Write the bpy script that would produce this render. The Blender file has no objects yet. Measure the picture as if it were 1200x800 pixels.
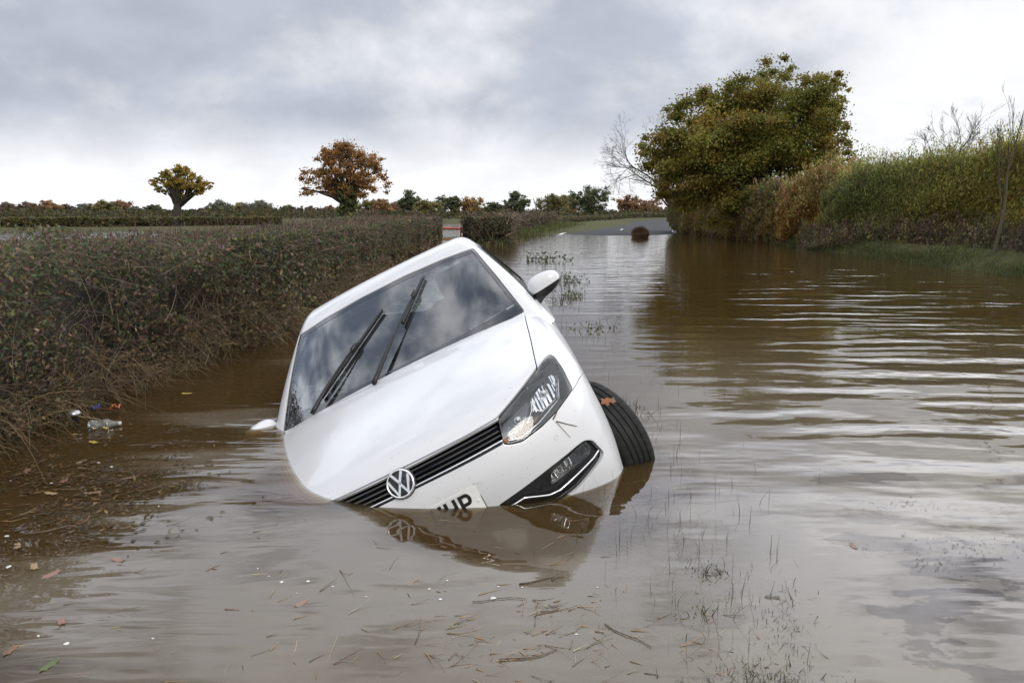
import bpy, bmesh, math, random
import numpy as np
from mathutils import Vector, Matrix
random.seed(7); RNG = np.random.default_rng(7)
S = bpy.context.scene
COL = S.collection
# ------------------------------------------------------------------ helpers
def rd(*a): return math.radians(*a)
def setp(o, label=None, cat=None, group=None, kind=None):
    if label: o['label'] = label
    if cat: o['category'] = cat
    if group: o['group'] = group
    if kind: o['kind'] = kind
    return o
def empty(name, loc=(0, 0, 0), rz=0, **k):
    o = bpy.data.objects.new(name, None); COL.objects.link(o)
    o.location = loc; o.rotation_euler = (0, 0, rz); o.empty_display_size = .1
    return setp(o, **k)
def link(name, me, mats=None, parent=None, **k):
    o = bpy.data.objects.new(name, me); COL.objects.link(o)
    if mats is not None:
        for m in (mats if isinstance(mats, (list, tuple)) else [mats]): me.materials.append(m)
    if parent: o.parent = parent
    return setp(o, **k)
def np_mesh(name, V, F, smooth=True, cols=None, nrm=None, midx=None):
    """V (n,3); F (m,3) or (m,4) int arrays or list of such arrays"""
    me = bpy.data.meshes.new(name)
    Fs = F if isinstance(F, list) else [F]
    Fs = [np.asarray(f) for f in Fs if len(f)]
    V = np.asarray(V, np.float32)
    me.vertices.add(len(V)); me.vertices.foreach_set('co', V.ravel())
    li = np.concatenate([f.ravel() for f in Fs]).astype(np.int32)
    tot = np.concatenate([np.full(len(f), f.shape[1]) for f in Fs]).astype(np.int32)
    st = np.concatenate([[0], np.cumsum(tot)[:-1]]).astype(np.int32)
    me.loops.add(len(li)); me.loops.foreach_set('vertex_index', li)
    me.polygons.add(len(tot)); me.polygons.foreach_set('loop_start', st); me.polygons.foreach_set('loop_total', tot)
    me.polygons.foreach_set('use_smooth', np.full(len(tot), smooth, bool))
    if midx is not None: me.polygons.foreach_set('material_index', np.asarray(midx, np.int32))
    me.update(calc_edges=True)
    if cols is not None:
        a = me.attributes.new('tint', 'FLOAT_COLOR', 'POINT')
        c = np.ones((len(V), 4), np.float32); c[:, :3] = cols; a.data.foreach_set('color', c.ravel())
    if nrm is not None:
        me.normals_split_custom_set_from_vertices([tuple(n) for n in nrm])
    return me
def bm_obj(name, bm, mats, parent=None, smooth=True, **k):
    me = bpy.data.meshes.new(name); bm.normal_update(); bm.to_mesh(me); bm.free()
    for p in me.polygons: p.use_smooth = smooth
    return link(name, me, mats, parent, **k)
def tubes(paths, sides=6, cap=True):
    """paths: list of (pts (k,3), radii (k,)) -> V,F quads(+tris as degenerate-free list)"""
    VV, QQ, TT = [], [], []; off = 0
    for pts, rad in paths:
        pts = np.asarray(pts, float); k = len(pts); rad = np.broadcast_to(np.asarray(rad, float), (k,))
        t = np.gradient(pts, axis=0); t /= np.linalg.norm(t, axis=1)[:, None] + 1e-9
        ref = np.array([0, 0, 1.]) if abs(t[0][2]) < .9 else np.array([1., 0, 0])
        a = np.cross(t, ref); a /= np.linalg.norm(a, axis=1)[:, None] + 1e-9
        b = np.cross(t, a)
        ang = np.arange(sides) * 2 * np.pi / sides
        ring = pts[:, None] + rad[:, None, None] * (np.cos(ang)[None, :, None] * a[:, None] + np.sin(ang)[None, :, None] * b[:, None])
        VV.append(ring.reshape(-1, 3))
        i = np.arange(k - 1)[:, None] * sides; j = np.arange(sides)[None]
        q = np.stack([i + j, i + (j + 1) % sides, i + sides + (j + 1) % sides, i + sides + j], -1).reshape(-1, 4) + off
        QQ.append(q)
        if cap:
            VV.append(pts[[0, -1]]); c0 = off + k * sides; jj = np.arange(sides)
            TT.append(np.stack([off + (jj + 1) % sides, off + jj, np.full(sides, c0)], 1))
            l = off + (k - 1) * sides
            TT.append(np.stack([l + jj, l + (jj + 1) % sides, np.full(sides, c0 + 1)], 1)); off += 2
        off += k * sides
    F = [np.concatenate(QQ)]
    if TT: F.append(np.concatenate(TT))
    return np.concatenate(VV), F
def tube_obj(name, paths, mat, parent=None, sides=8, **k):
    V, F = tubes(paths, sides); return link(name, np_mesh(name, V, F), mat, parent, **k)
def lathe(prof, n=40, axis='z'):
    """prof: list of (r,h); returns V,F about axis"""
    pr = np.array(prof, float); k = len(pr); a = np.arange(n) * 2 * np.pi / n
    V = np.stack([pr[:, 0][:, None] * np.cos(a), pr[:, 0][:, None] * np.sin(a), np.repeat(pr[:, 1][:, None], n, 1)], -1).reshape(-1, 3)
    if axis == 'x': V = V[:, [2, 0, 1]]
    if axis == 'y': V = V[:, [0, 2, 1]] * [1, 1, -1]
    i = np.arange(k - 1)[:, None] * n; j = np.arange(n)[None]
    F = np.stack([i + j, i + (j + 1) % n, i + n + (j + 1) % n, i + n + j], -1).reshape(-1, 4)
    return V, F
def rbox(name, size, loc, mat, parent, r=.01, seg=2, **k):
    bm = bmesh.new(); bmesh.ops.create_cube(bm, size=1)
    for v in bm.verts: v.co = Vector((v.co.x * size[0], v.co.y * size[1], v.co.z * size[2]))
    bmesh.ops.bevel(bm, geom=bm.edges[:], offset=min(r, min(size) * .45), segments=seg, affect='EDGES', profile=.6)
    for v in bm.verts: v.co += Vector(loc)
    return bm_obj(name, bm, mat, parent, **k)
# ------------------------------------------------------------------ materials
def mat(name):
    m = bpy.data.materials.new(name); m.use_nodes = True
    nt = m.node_tree; b = nt.nodes['Principled BSDF']; return m, nt, b
def N(nt, t, **k):
    n = nt.nodes.new(t)
    for a, v in k.items():
        if a.startswith('in_'):
            key = a[3:]; key = int(key) if key.isdigit() else key
            n.inputs[key].default_value = v
        else: setattr(n, a, v)
    return n
def simple(name, col, rough=.5, metal=0., ior=1.45, spec=.5, var=0., vscale=30., bump=0., bscale=200., coat=0.):
    m, nt, b = mat(name); L = nt.links.new
    b.inputs['Base Color'].default_value = (*col, 1); b.inputs['Roughness'].default_value = rough
    b.inputs['Metallic'].default_value = metal; b.inputs['IOR'].default_value = ior; b.inputs['Specular IOR Level'].default_value = spec
    b.inputs['Coat Weight'].default_value = coat; b.inputs['Coat Roughness'].default_value = .03
    tc = N(nt, 'ShaderNodeTexCoord')
    if var:
        no = N(nt, 'ShaderNodeTexNoise', in_Scale=vscale, in_Detail=5.); L(tc.outputs['Object'], no.inputs['Vector'])
        r = N(nt, 'ShaderNodeMapRange', in_1=.3, in_2=.7, in_3=1 - var, in_4=1 + var); L(no.outputs['Fac'], r.inputs[0])
        hs = N(nt, 'ShaderNodeHueSaturation'); hs.inputs['Color'].default_value = (*col, 1); L(r.outputs[0], hs.inputs['Value']); L(hs.outputs[0], b.inputs['Base Color'])
        r2 = N(nt, 'ShaderNodeMapRange', in_1=.3, in_2=.7, in_3=max(rough - .1, .02), in_4=min(rough + .12, 1)); L(no.outputs['Fac'], r2.inputs[0]); L(r2.outputs[0], b.inputs['Roughness'])
    if bump:
        no = N(nt, 'ShaderNodeTexNoise', in_Scale=bscale, in_Detail=4.); L(tc.outputs['Object'], no.inputs['Vector'])
        bp = N(nt, 'ShaderNodeBump', in_Strength=1., in_Distance=bump); L(no.outputs['Fac'], bp.inputs['Height']); L(bp.outputs[0], b.inputs['Normal'])
    return m
def foliage_mat(name, rough=.55, trans=.4, hue=1.):
    m, nt, b = mat(name); L = nt.links.new
    at = N(nt, 'ShaderNodeAttribute', attribute_name='tint')
    L(at.outputs['Color'], b.inputs['Base Color']); b.inputs['Roughness'].default_value = rough; b.inputs['Specular IOR Level'].default_value = .35
    tr = N(nt, 'ShaderNodeBsdfTranslucent'); L(at.outputs['Color'], tr.inputs['Color'])
    mx = N(nt, 'ShaderNodeMixShader', in_0=trans); L(b.outputs[0], mx.inputs[1]); L(tr.outputs[0], mx.inputs[2])
    L(mx.outputs[0], nt.nodes['Material Output'].inputs['Surface']); return m
M = {}
def paint():
    m, nt, b = mat('white_paint'); L = nt.links.new
    tc = N(nt, 'ShaderNodeTexCoord')
    # fine dried specks of mud and a faint film of dirt
    n1 = N(nt, 'ShaderNodeTexNoise', in_Scale=95., in_Detail=2.); L(tc.outputs['Object'], n1.inputs['Vector'])
    n2 = N(nt, 'ShaderNodeTexNoise', in_Scale=5., in_Detail=5., in_Distortion=.6); L(tc.outputs['Object'], n2.inputs['Vector'])
    r1 = N(nt, 'ShaderNodeMapRange', in_1=.715, in_2=.75); L(n1.outputs['Fac'], r1.inputs[0])
    r2 = N(nt, 'ShaderNodeMapRange', in_1=.35, in_2=.75, in_3=0., in_4=.16); L(n2.outputs['Fac'], r2.inputs[0])
    mx = N(nt, 'ShaderNodeMix', data_type='RGBA'); mx.inputs[6].default_value = (.61, .62, .645, 1); mx.inputs[7].default_value = (.60, .57, .51, 1); L(r2.outputs[0], mx.inputs[0])
    m2 = N(nt, 'ShaderNodeMix', data_type='RGBA'); m2.inputs[7].default_value = (.22, .16, .10, 1); L(mx.outputs[2], m2.inputs[6])
    ml = N(nt, 'ShaderNodeMath', operation='MULTIPLY', in_1=.75); L(r1.outputs[0], ml.inputs[0]); L(ml.outputs[0], m2.inputs[0])
    L(m2.outputs[2], b.inputs['Base Color'])
    r3 = N(nt, 'ShaderNodeMapRange', in_1=.3, in_2=.75, in_3=.28, in_4=.5); L(n2.outputs['Fac'], r3.inputs[0]); L(r3.outputs[0], b.inputs['Roughness'])
    b.inputs['Coat Weight'].default_value = .7; b.inputs['Coat Roughness'].default_value = .05; b.inputs['Specular IOR Level'].default_value = .4
    return m
M['paint'] = paint()
M['black'] = simple('black_plastic', (.012, .012, .013), .35, var=.2, vscale=60)
M['gloss_black'] = simple('gloss_black', (.006, .006, .007), .08, coat=.5)
M['dark'] = simple('dark_cavity', (.004, .004, .004), .9)
M['rubber'] = simple('rubber', (.0045, .0045, .0045), .75, var=.35, vscale=18, bump=.0006, bscale=350)
M['chrome'] = simple('chrome', (.82, .83, .84), .08, 1.)
M['chromedull'] = simple('satin_reflector', (.11, .115, .125), .3, 1., bump=.004, bscale=60)
M['silver'] = simple('silver_paint', (.5, .5, .52), .3, .9)
M['trim'] = simple('grey_interior', (.055, .055, .06), .7, var=.2)
M['seat'] = simple('seat_cloth', (.05, .05, .055), .9, var=.2, bump=.001)
M['plate'] = simple('plate_white', (.74, .74, .72), .35, var=.05)
M['plate_black'] = simple('plate_black', (.01, .01, .01), .4)
M['amber'] = simple('amber_plastic', (.10, .045, .02), .3)
M['sticker'] = simple('sticker_green', (.16, .36, .30), .5)
M['sticker_line'] = simple('sticker_pale', (.45, .6, .55), .5)
def glass(name, tint=(.8, .87, .85), refl=1.6, haze=.06, hazecol=(.55, .6, .62)):
    m, nt, b = mat(name); L = nt.links.new; nt.nodes.remove(b)
    fr = N(nt, 'ShaderNodeFresnel', in_IOR=refl)
    gl = N(nt, 'ShaderNodeBsdfGlossy', in_Roughness=.015); gl.inputs['Color'].default_value = (1, 1, 1, 1)
    tr = N(nt, 'ShaderNodeBsdfTransparent'); tr.inputs['Color'].default_value = (*tint, 1)
    df = N(nt, 'ShaderNodeBsdfDiffuse'); df.inputs['Color'].default_value = (*hazecol, 1)
    tc = N(nt, 'ShaderNodeTexCoord'); no = N(nt, 'ShaderNodeTexNoise', in_Scale=3.5, in_Detail=4., in_Distortion=.8); L(tc.outputs['Object'], no.inputs['Vector'])
    r = N(nt, 'ShaderNodeMapRange', in_1=.35, in_2=.7, in_3=haze * .3, in_4=haze * 1.8); L(no.outputs['Fac'], r.inputs[0])
    m1 = N(nt, 'ShaderNodeMixShader'); L(r.outputs[0], m1.inputs[0]); L(tr.outputs[0], m1.inputs[1]); L(df.outputs[0], m1.inputs[2])
    m2 = N(nt, 'ShaderNodeMixShader'); L(fr.outputs[0], m2.inputs[0]); L(m1.outputs[0], m2.inputs[1]); L(gl.outputs[0], m2.inputs[2])
    L(m2.outputs[0], nt.nodes['Material Output'].inputs['Surface']); return m
M['windscreen'] = glass('windscreen_glass', tint=(.62, .70, .70), refl=2.6, haze=.03)
M['sideglass'] = glass('side_glass', tint=(.5, .55, .55), refl=1.7, haze=.03)
M['lens'] = glass('clear_lens', tint=(.93, .94, .95), refl=1.5, haze=.05)
def lampmat():
    m, nt, b = mat('fluted_reflector'); L = nt.links.new
    b.inputs['Base Color'].default_value = (.80, .82, .84, 1); b.inputs['Metallic'].default_value = 1; b.inputs['Roughness'].default_value = .12
    tc = N(nt, 'ShaderNodeTexCoord'); mp = N(nt, 'ShaderNodeMapping'); mp.inputs['Rotation'].default_value = (0, .3, 0); mp.inputs['Scale'].default_value = (70, 10, 14); L(tc.outputs['Object'], mp.inputs[0])
    vo = N(nt, 'ShaderNodeTexVoronoi', in_Scale=1.); L(mp.outputs[0], vo.inputs['Vector'])
    bp = N(nt, 'ShaderNodeBump', in_Strength=1., in_Distance=.012); L(vo.outputs['Distance'], bp.inputs['Height']); L(bp.outputs[0], b.inputs['Normal']); return m
M['fluted'] = lampmat()
M['leaf'] = foliage_mat('leaf')
M['twig'] = foliage_mat('twig', .8, 0.)
def interp(xs,ys):
    # natural cubic spline through points, linear outside
    xs=np.array(xs,float);ys=np.array(ys,float);n=len(xs);h=np.diff(xs)
    A=np.eye(n);b=np.zeros(n)
    for i in range(1,n-1):
        A[i,i-1]=h[i-1];A[i,i]=2*(h[i-1]+h[i]);A[i,i+1]=h[i];b[i]=6*((ys[i+1]-ys[i])/h[i]-(ys[i]-ys[i-1])/h[i-1])
    M=np.linalg.solve(A,b)
    s0=(ys[1]-ys[0])/h[0]-h[0]*M[1]/6; s1=(ys[-1]-ys[-2])/h[-1]+h[-1]*M[-2]/6
    def f(x):
        x=np.asarray(x,float);i=np.clip(np.searchsorted(xs,x)-1,0,n-2)
        a=xs[i+1]-x;c=x-xs[i]
        y=(M[i]*a**3+M[i+1]*c**3)/(6*h[i])+(ys[i]/h[i]-M[i]*h[i]/6)*a+(ys[i+1]/h[i]-M[i+1]*h[i]/6)*c
        y=np.where(x<xs[0],ys[0]+s0*(x-xs[0]),y);return np.where(x>xs[-1],ys[-1]+s1*(x-xs[-1]),y)
    return f
def smax(a,b,r):
    h=np.maximum(r-np.abs(a-b),0)/r
    return np.maximum(a,b)+h*h*r*.25
ZB=interp([0.0,.1,.2,.4,.6,.8,1.0,1.2,1.6,4],[.70,.745,.785,.845,.895,.938,.975,.995,1.0,1.0])
YP=interp([.10,.2,.28,.36,.45,.55,.64,.70,.76,.82,.9],[.16,.10,.06,.035,.018,.012,.03,.055,.10,.17,.3])
XS=interp([0,.2,.35,.5,.65,.76,.82,.9,1.0],[.79,.815,.835,.841,.838,.830,.818,.795,.765])
def f_body(x,y,z):
    a=np.abs(x)
    zt=ZB(y)-.055*a**2-.05*a**4
    f1=z-zt
    f2=YP(z)+.14*a**2+.50*a**4-y
    f2=f2*.8
    f3=a-XS(z)+.035*np.maximum(y-2.6,0)**2*.8-.004*np.exp(-((y-.82)/.3)**2)
    f4=(y-3.93-.0*z)
    f5=.16-z
    r=smax(f1,f2,.07)
    r=smax(r,f3,.10)
    r=smax(r,f4,.15)
    return np.maximum(r,f5)
def f_cab(x,y,z):
    a=np.abs(x)
    dz=z-.985
    f1=(1.045+1.72*dz-.25*dz*(.4-dz)*1.0+.10*a**2+.20*a**4-y)*.5
    zr=1.487-.040*((y-2.45)/1.0)**2-.045*a**2-.06*a**4
    f2=z-zr
    f3=(a-(.818+-.05*np.maximum(y-2.2,0)**1.5-.36*(z-.9)-.25*np.maximum(z-.95,0)**2))*.93
    f4=(y-3.85+.45*(z-.95))*.9
    r=smax(f1,f2,.05)
    r=smax(r,f3,.055)
    return np.maximum(smax(r,f4,.1),.84-z)
# ------------------------------------------------------------------ the car: smooth analytic skin, car frame x = car's left, y = rearward, z = up
CARPOSE = Matrix(((0.89507, -0.01281, -0.44574, -.1323), (0.02133, 0.99967, 0.01409, 2.8234), (0.44541, -0.02212, 0.89505, -1.6528 + 1.137), (0, 0, 0, 1)))
car = empty('hatchback_car', label='white hatchback tipped on its side half sunk in the flooded ditch', cat='car')
car.matrix_world = CARPOSE
def grad(f, P, e=2e-3):
    g = np.stack([f(*(P + np.eye(3)[i] * e).T) - f(*(P - np.eye(3)[i] * e).T) for i in range(3)], 1)
    return g / (np.linalg.norm(g, axis=1)[:, None] + 1e-12)
def rays(f, C, D, tmax=2.2):
    lo = np.zeros(len(C)); hi = np.full(len(C), tmax)
    for _ in range(34):
        mid = .5 * (lo + hi); ins = f(*(C + mid[:, None] * D).T) < 0
        lo = np.where(ins, mid, lo); hi = np.where(ins, hi, mid)
    return C + (.5 * (lo + hi))[:, None] * D
def skin(f, zc, yA, ys, na, nphi):
    """nose hemisphere around (0,yA,zc) then rings at ys; returns V, tris"""
    a = np.linspace(0, 2 * np.pi, na, endpoint=False)
    Cs, Ds = [], []
    for ph in np.linspace(.004, np.pi / 2, nphi):
        Ds.append(np.stack([np.sin(ph) * np.cos(a), np.full(na, -np.cos(ph)), np.sin(ph) * np.sin(a)], 1)); Cs.append(np.tile([0, yA, zc], (na, 1)))
    for y in ys:
        Ds.append(np.stack([np.cos(a), 0 * a, np.sin(a)], 1)); Cs.append(np.tile([0, y, zc], (na, 1)))
    V = rays(f, np.concatenate(Cs).astype(float), np.concatenate(Ds)); k = len(Cs)
    i = np.arange(k - 1)[:, None] * na; j = np.arange(na)[None]
    q = np.stack([i + j, i + (j + 1) % na, i + na + (j + 1) % na, i + na + j], -1).reshape(-1, 4)
    T = np.concatenate([q[:, [0, 1, 2]], q[:, [0, 2, 3]]])
    c = V[-na:].mean(0); V = np.vstack([V, c]); l = (k - 1) * na; jj = np.arange(na)
    T = np.concatenate([T, np.stack([l + jj, l + (jj + 1) % na, np.full(na, len(V) - 1)], 1)])
    n = grad(f, V); fn = np.cross(V[T[:, 1]] - V[T[:, 0]], V[T[:, 2]] - V[T[:, 0]])
    flip = (fn * n[T[:, 0]]).sum(1) < 0; T[flip] = T[flip][:, ::-1]
    return V, T
def clip(V, T, field):
    """split triangles by the sign of a field given per vertex; returns (V, T_neg, T_pos, field)"""
    d = field.copy(); d[np.abs(d) < 2e-5] = 2e-5
    s = d[T] < 0; cnt = s.sum(1)
    neg = [T[cnt == 3]]; pos = [T[cnt == 0]]
    NV = [V]; base = len(V); nd = []
    for c in (1, 2):
        X = T[cnt == c]; sx = s[cnt == c]
        if not len(X): continue
        lone = np.argmax(sx, 1) if c == 1 else np.argmin(sx, 1)
        r = np.arange(len(X)); A = X[r, lone]; B = X[r, (lone + 1) % 3]; C = X[r, (lone + 2) % 3]
        tb = d[A] / (d[A] - d[B]); tcc = d[A] / (d[A] - d[C])
        e = np.concatenate([np.stack([np.minimum(A, B), np.maximum(A, B)], 1), np.stack([np.minimum(A, C), np.maximum(A, C)], 1)])
        t = np.concatenate([np.where(A < B, tb, 1 - tb), np.where(A < C, tcc, 1 - tcc)])
        NV.append(V[e[:, 0]] + (V[e[:, 1]] - V[e[:, 0]]) * t[:, None]); m = len(X)
        i1 = base + np.arange(m); i2 = i1 + m; base += 2 * m
        t1 = np.stack([A, i1, i2], 1); t2 = np.concatenate([np.stack([i1, B, C], 1), np.stack([i1, C, i2], 1)])
        (neg if c == 1 else pos).append(t1); (pos if c == 1 else neg).append(t2)
    V2 = np.concatenate(NV)
    # weld the duplicated cut points
    key = np.round(V2[len(V):] * 1e6).astype(np.int64)
    if len(key):
        u, ix, inv = np.unique(key, axis=0, return_index=True, return_inverse=True)
        mp = np.concatenate([np.arange(len(V)), len(V) + ix[inv.ravel()]])
    else: mp = np.arange(len(V))
    return V2, mp[np.concatenate(neg)], mp[np.concatenate(pos)]
def keep(V, T, fn, side=-1):
    V2, a, b = clip(V, T, fn(V)); T2 = a if side < 0 else b
    u, inv = np.unique(T2, return_inverse=True); return V2[u], inv.reshape(-1, 3)
def poly_sd(px, py, poly):
    """signed distance to polygon, negative inside"""
    P = np.array(poly, float); d = np.full(px.shape, 1e9); ins = np.zeros(px.shape, bool)
    for (x0, y0), (x1, y1) in zip(P, np.roll(P, -1, 0)):
        ex, ey = x1 - x0, y1 - y0; t = np.clip(((px - x0) * ex + (py - y0) * ey) / (ex * ex + ey * ey + 1e-12), 0, 1)
        d = np.minimum(d, np.hypot(px - x0 - t * ex, py - y0 - t * ey))
        c = ((y0 > py) != (y1 > py)); xi = x0 + (py - y0) * ex / np.where(ey == 0, 1e-12, ey); ins ^= c & (px < xi)
    return np.where(ins, -d, d)
def rnd_poly(P, r=.012, n=4):
    """round the corners of a closed polygon"""
    P = [np.array(p, float) for p in P]; out = []
    for i, p in enumerate(P):
        a = P[i - 1] - p; b = P[(i + 1) % len(P)] - p; la, lb = np.linalg.norm(a), np.linalg.norm(b)
        k = min(r, la * .45, lb * .45); p0 = p + a / la * k; p1 = p + b / lb * k
        for t in np.linspace(0, 1, n): out.append((1 - t) ** 2 * p0 + 2 * t * (1 - t) * p + t * t * p1)
    return np.array(out)
def panel(name, V, T, f, mt, parent, rim=.012, off=0., edge=.35):
    """a skin panel with exact normals and an inward rim all round its boundary"""
    n = grad(f, V)
    P = V + n * off
    E = np.concatenate([T[:, [0, 1]], T[:, [1, 2]], T[:, [2, 0]]])
    ks = np.sort(E, 1); u, ix, ct = np.unique(ks, axis=0, return_index=True, return_counts=True)
    B = E[ix[ct == 1]]
    nn = n.copy()
    if len(B) and rim:
        # tilt normals on the border outwards so the edge catches light like a rolled edge
        tang = P[B[:, 1]] - P[B[:, 0]]; outv = np.cross(tang, n[B[:, 0]]); outv /= np.linalg.norm(outv, axis=1)[:, None] + 1e-9
        acc = np.zeros_like(nn); np.add.at(acc, B[:, 0], outv); np.add.at(acc, B[:, 1], outv)
        l = np.linalg.norm(acc, axis=1); w = l > .1; acc[w] /= l[w][:, None]; nn = nn + edge * acc; nn /= np.linalg.norm(nn, axis=1)[:, None]
        b = np.unique(B); mp = -np.ones(len(V), int); mp[b] = np.arange(len(b)); m = len(V); k = len(b)
        V2 = np.vstack([P, P[b], P[b] - n[b] * rim])
        a0, a1 = mp[B[:, 0]], mp[B[:, 1]]
        Q = np.stack([m + a1, m + a0, m + k + a0, m + k + a1], 1)
        nr = acc[b]; nr[np.linalg.norm(nr, axis=1) < .1] = n[b][np.linalg.norm(nr, axis=1) < .1]
        me = np_mesh(name, V2, [T, Q], nrm=np.vstack([nn, nr, nr]))
    else:
        me = np_mesh(name, P, T, nrm=nn)
    return link(name, me, mt, parent)
def on_front(x, z, f=None):
    f = f or f_body
    x = np.atleast_1d(np.asarray(x, float)); z = np.atleast_1d(np.asarray(z, float))
    return rays(lambda X, Y, Z: f(X, Y, Z), np.stack([x, np.full(x.shape, 1.3 if f is f_body else 2.3), z], 1), np.tile([0, -1., 0], (len(x), 1)), 2.)
def on_path(pts, off, f=None, step=.01):
    """polyline of (x,z) on the front skin, resampled, pushed off along the normal"""
    f = f or f_body; pts = np.array(pts, float); out = []
    for p, q in zip(pts[:-1], pts[1:]):
        k = max(2, int(np.linalg.norm(q - p) / step)); out += [p + (q - p) * t for t in np.arange(k) / k]
    out = np.array(out + [pts[-1]]); P = on_front(out[:, 0], out[:, 1], f); return P + grad(f, P) * off

front = lambda V: V[:, 1] > .75          # front-view polygons only act on the nose
HL = rnd_poly([(.446, .721), (.555, .757), (.658, .790), (.712, .805), (.738, .807), (.752, .795), (.763, .745), (.763, .660), (.670, .630), (.590, .615), (.497, .607), (.454, .619), (.428, .634)], .01)
GR = np.array([(-.443, .719), (-.34, .719), (-.1, .716), (.1, .716), (.34, .719), (.443, .719), (.436, .68), (.425, .634), (.3, .634), (0, .636), (-.3, .634), (-.425, .634), (-.436, .68)])
FG = rnd_poly([(.295, .428), (.547, .456), (.685, .463), (.715, .460), (.745, .436), (.765, .352), (.745, .335), (.607, .300), (.517, .298), (.43, .305), (.340, .392)], .02)
def hl_d(V): return np.where(front(V), .2, poly_sd(np.abs(V[:, 0]), V[:, 2], HL))
def gr_d(V): return np.where(front(V), .2, poly_sd(V[:, 0], V[:, 2], GR))
def fg_d(V): return np.where(front(V), .2, poly_sd(np.abs(V[:, 0]), V[:, 2], FG))
def bon_d(V):
    a = np.abs(V[:, 0]); y = V[:, 1]; z = V[:, 2]
    side = a - np.interp(y, [.3, .36, .66, 1.08, 1.2], [.655, .668, .688, .706, .712])
    zl = np.interp(a, [0, .3, .44, .555, .668, .8], [.7215, .7215, .7245, .761, .797, .83]); fr = (zl - z) * .8
    cw = y - np.interp(a, [0, .2, .47, .58, .70, .75], [.992, .995, 1.045, 1.085, 1.125, 1.14])
    return np.maximum(np.maximum(side, fr), np.maximum(cw, .62 - z))
def wh_d(V):
    d1 = np.hypot(V[:, 1] - .82, V[:, 2] - .29) - .335; d2 = np.hypot(V[:, 1] - 3.29, V[:, 2] - .29) - .335
    return np.where((np.abs(V[:, 0]) > .5) & (V[:, 2] < .8), np.minimum(d1, d2), .2)
def bump_d(V):
    y = V[:, 1]; z = V[:, 2]; a = np.abs(V[:, 0])
    zs = np.interp(y, [.2, .29, .37, .46, .56, .62], [.655, .657, .668, .664, .640, .60])
    d = np.maximum(z - np.where(a < .45, .7, zs), y - .70)
    return d
def door_d(V):
    return np.where(np.abs(V[:, 0]) > .5, poly_sd(V[:, 1], V[:, 2], rnd_poly([(1.30, .34), (1.24, .62), (1.27, .96), (2.40, 1.05), (2.42, .6), (2.28, .34)], .05)), .3)
def cab_in(V): return f_cab(V[:, 0], V[:, 1], V[:, 2]) + .035
g = .0022
BV, BT = skin(f_body, .5, .9, np.concatenate([np.arange(.908, 2.5, .009), np.arange(2.5, 3.92, .03)]), 620, 165)
BV, BT = keep(BV, BT, cab_in, +1)
BV, BT = keep(BV, BT, lambda V: wh_d(V), +1)
OV, OT = keep(BV, BT, lambda V: V[:, 1] - 2.45, -1)
# bonnet
bv, bt = keep(OV, OT, lambda V: bon_d(V) + g, -1); bonnet = panel('bonnet', bv, bt, f_body, M['paint'], car)
# headlight skins, grille skin, fog lamp skins kept for offset parts
hv, ht = keep(OV, OT, lambda V: hl_d(V) + .001, -1); gv, gt = keep(OV, OT, lambda V: gr_d(V) + .0005, -1); fv, ft = keep(OV, OT, lambda V: fg_d(V) + .0005, -1)
# the rest of the skin
rv, rt = keep(BV, BT, lambda V: bon_d(V) - g, +1)
rv, rt = keep(rv, rt, lambda V: hl_d(V) - .003, +1)
rv, rt = keep(rv, rt, lambda V: gr_d(V), +1)
rv, rt = keep(rv, rt, lambda V: fg_d(V), +1)
pv, pt = keep(rv, rt, lambda V: bump_d(V) + .0012, -1); bumper = panel('front_bumper', pv, pt, f_body, M['paint'], car, rim=.018)
rv, rt = keep(rv, rt, lambda V: bump_d(V) - .0012, +1)
dv, dt = keep(rv, rt, lambda V: door_d(V) + g, -1)
for sgn in (1, -1):
    qv, qt = keep(dv, dt, lambda V: -V[:, 0] * sgn, -1); panel('door', qv, qt, f_body, M['paint'], car)
rv, rt = keep(rv, rt, lambda V: door_d(V) - g, +1)
body = panel('body_shell', rv, rt, f_body, M['paint'], car)
# dark structure under the skin (offset surface), open where the cabin is
fin = lambda x, y, z: f_body(x, y, z) + .085
IV, IT = skin(fin, .5, .95, np.arange(.96, 3.8, .05), 160, 50)
IV, IT = keep(IV, IT, lambda V: f_cab(V[:, 0], V[:, 1], V[:, 2]) + .02, +1); IV, IT = keep(IV, IT, lambda V: np.where(V[:, 2] < .9, wh_d(V) + .03, .2), +1)
link('inner_structure', np_mesh('inner_structure', IV, IT), M['dark'], car)
for yy in (.82, 3.29):
    for sgn in (1, -1):
        V, F = lathe([(.33, .835), (.345, .80), (.345, .45), (.05, .45)], 40, 'x'); V = V * [sgn, 1, 1] + [0, yy, .29]
        V[:, 2] = np.minimum(V[:, 2], .72); V[:, 0] = np.sign(V[:, 0]) * np.minimum(np.abs(V[:, 0]), .80)
        link('wheel_arch_liner', np_mesh('wheel_arch_liner', V, F), M['dark'], car)
# ---- grille
gr = panel('grille', gv, gt, f_body, M['dark'], car, rim=0, off=-.045)
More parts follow.
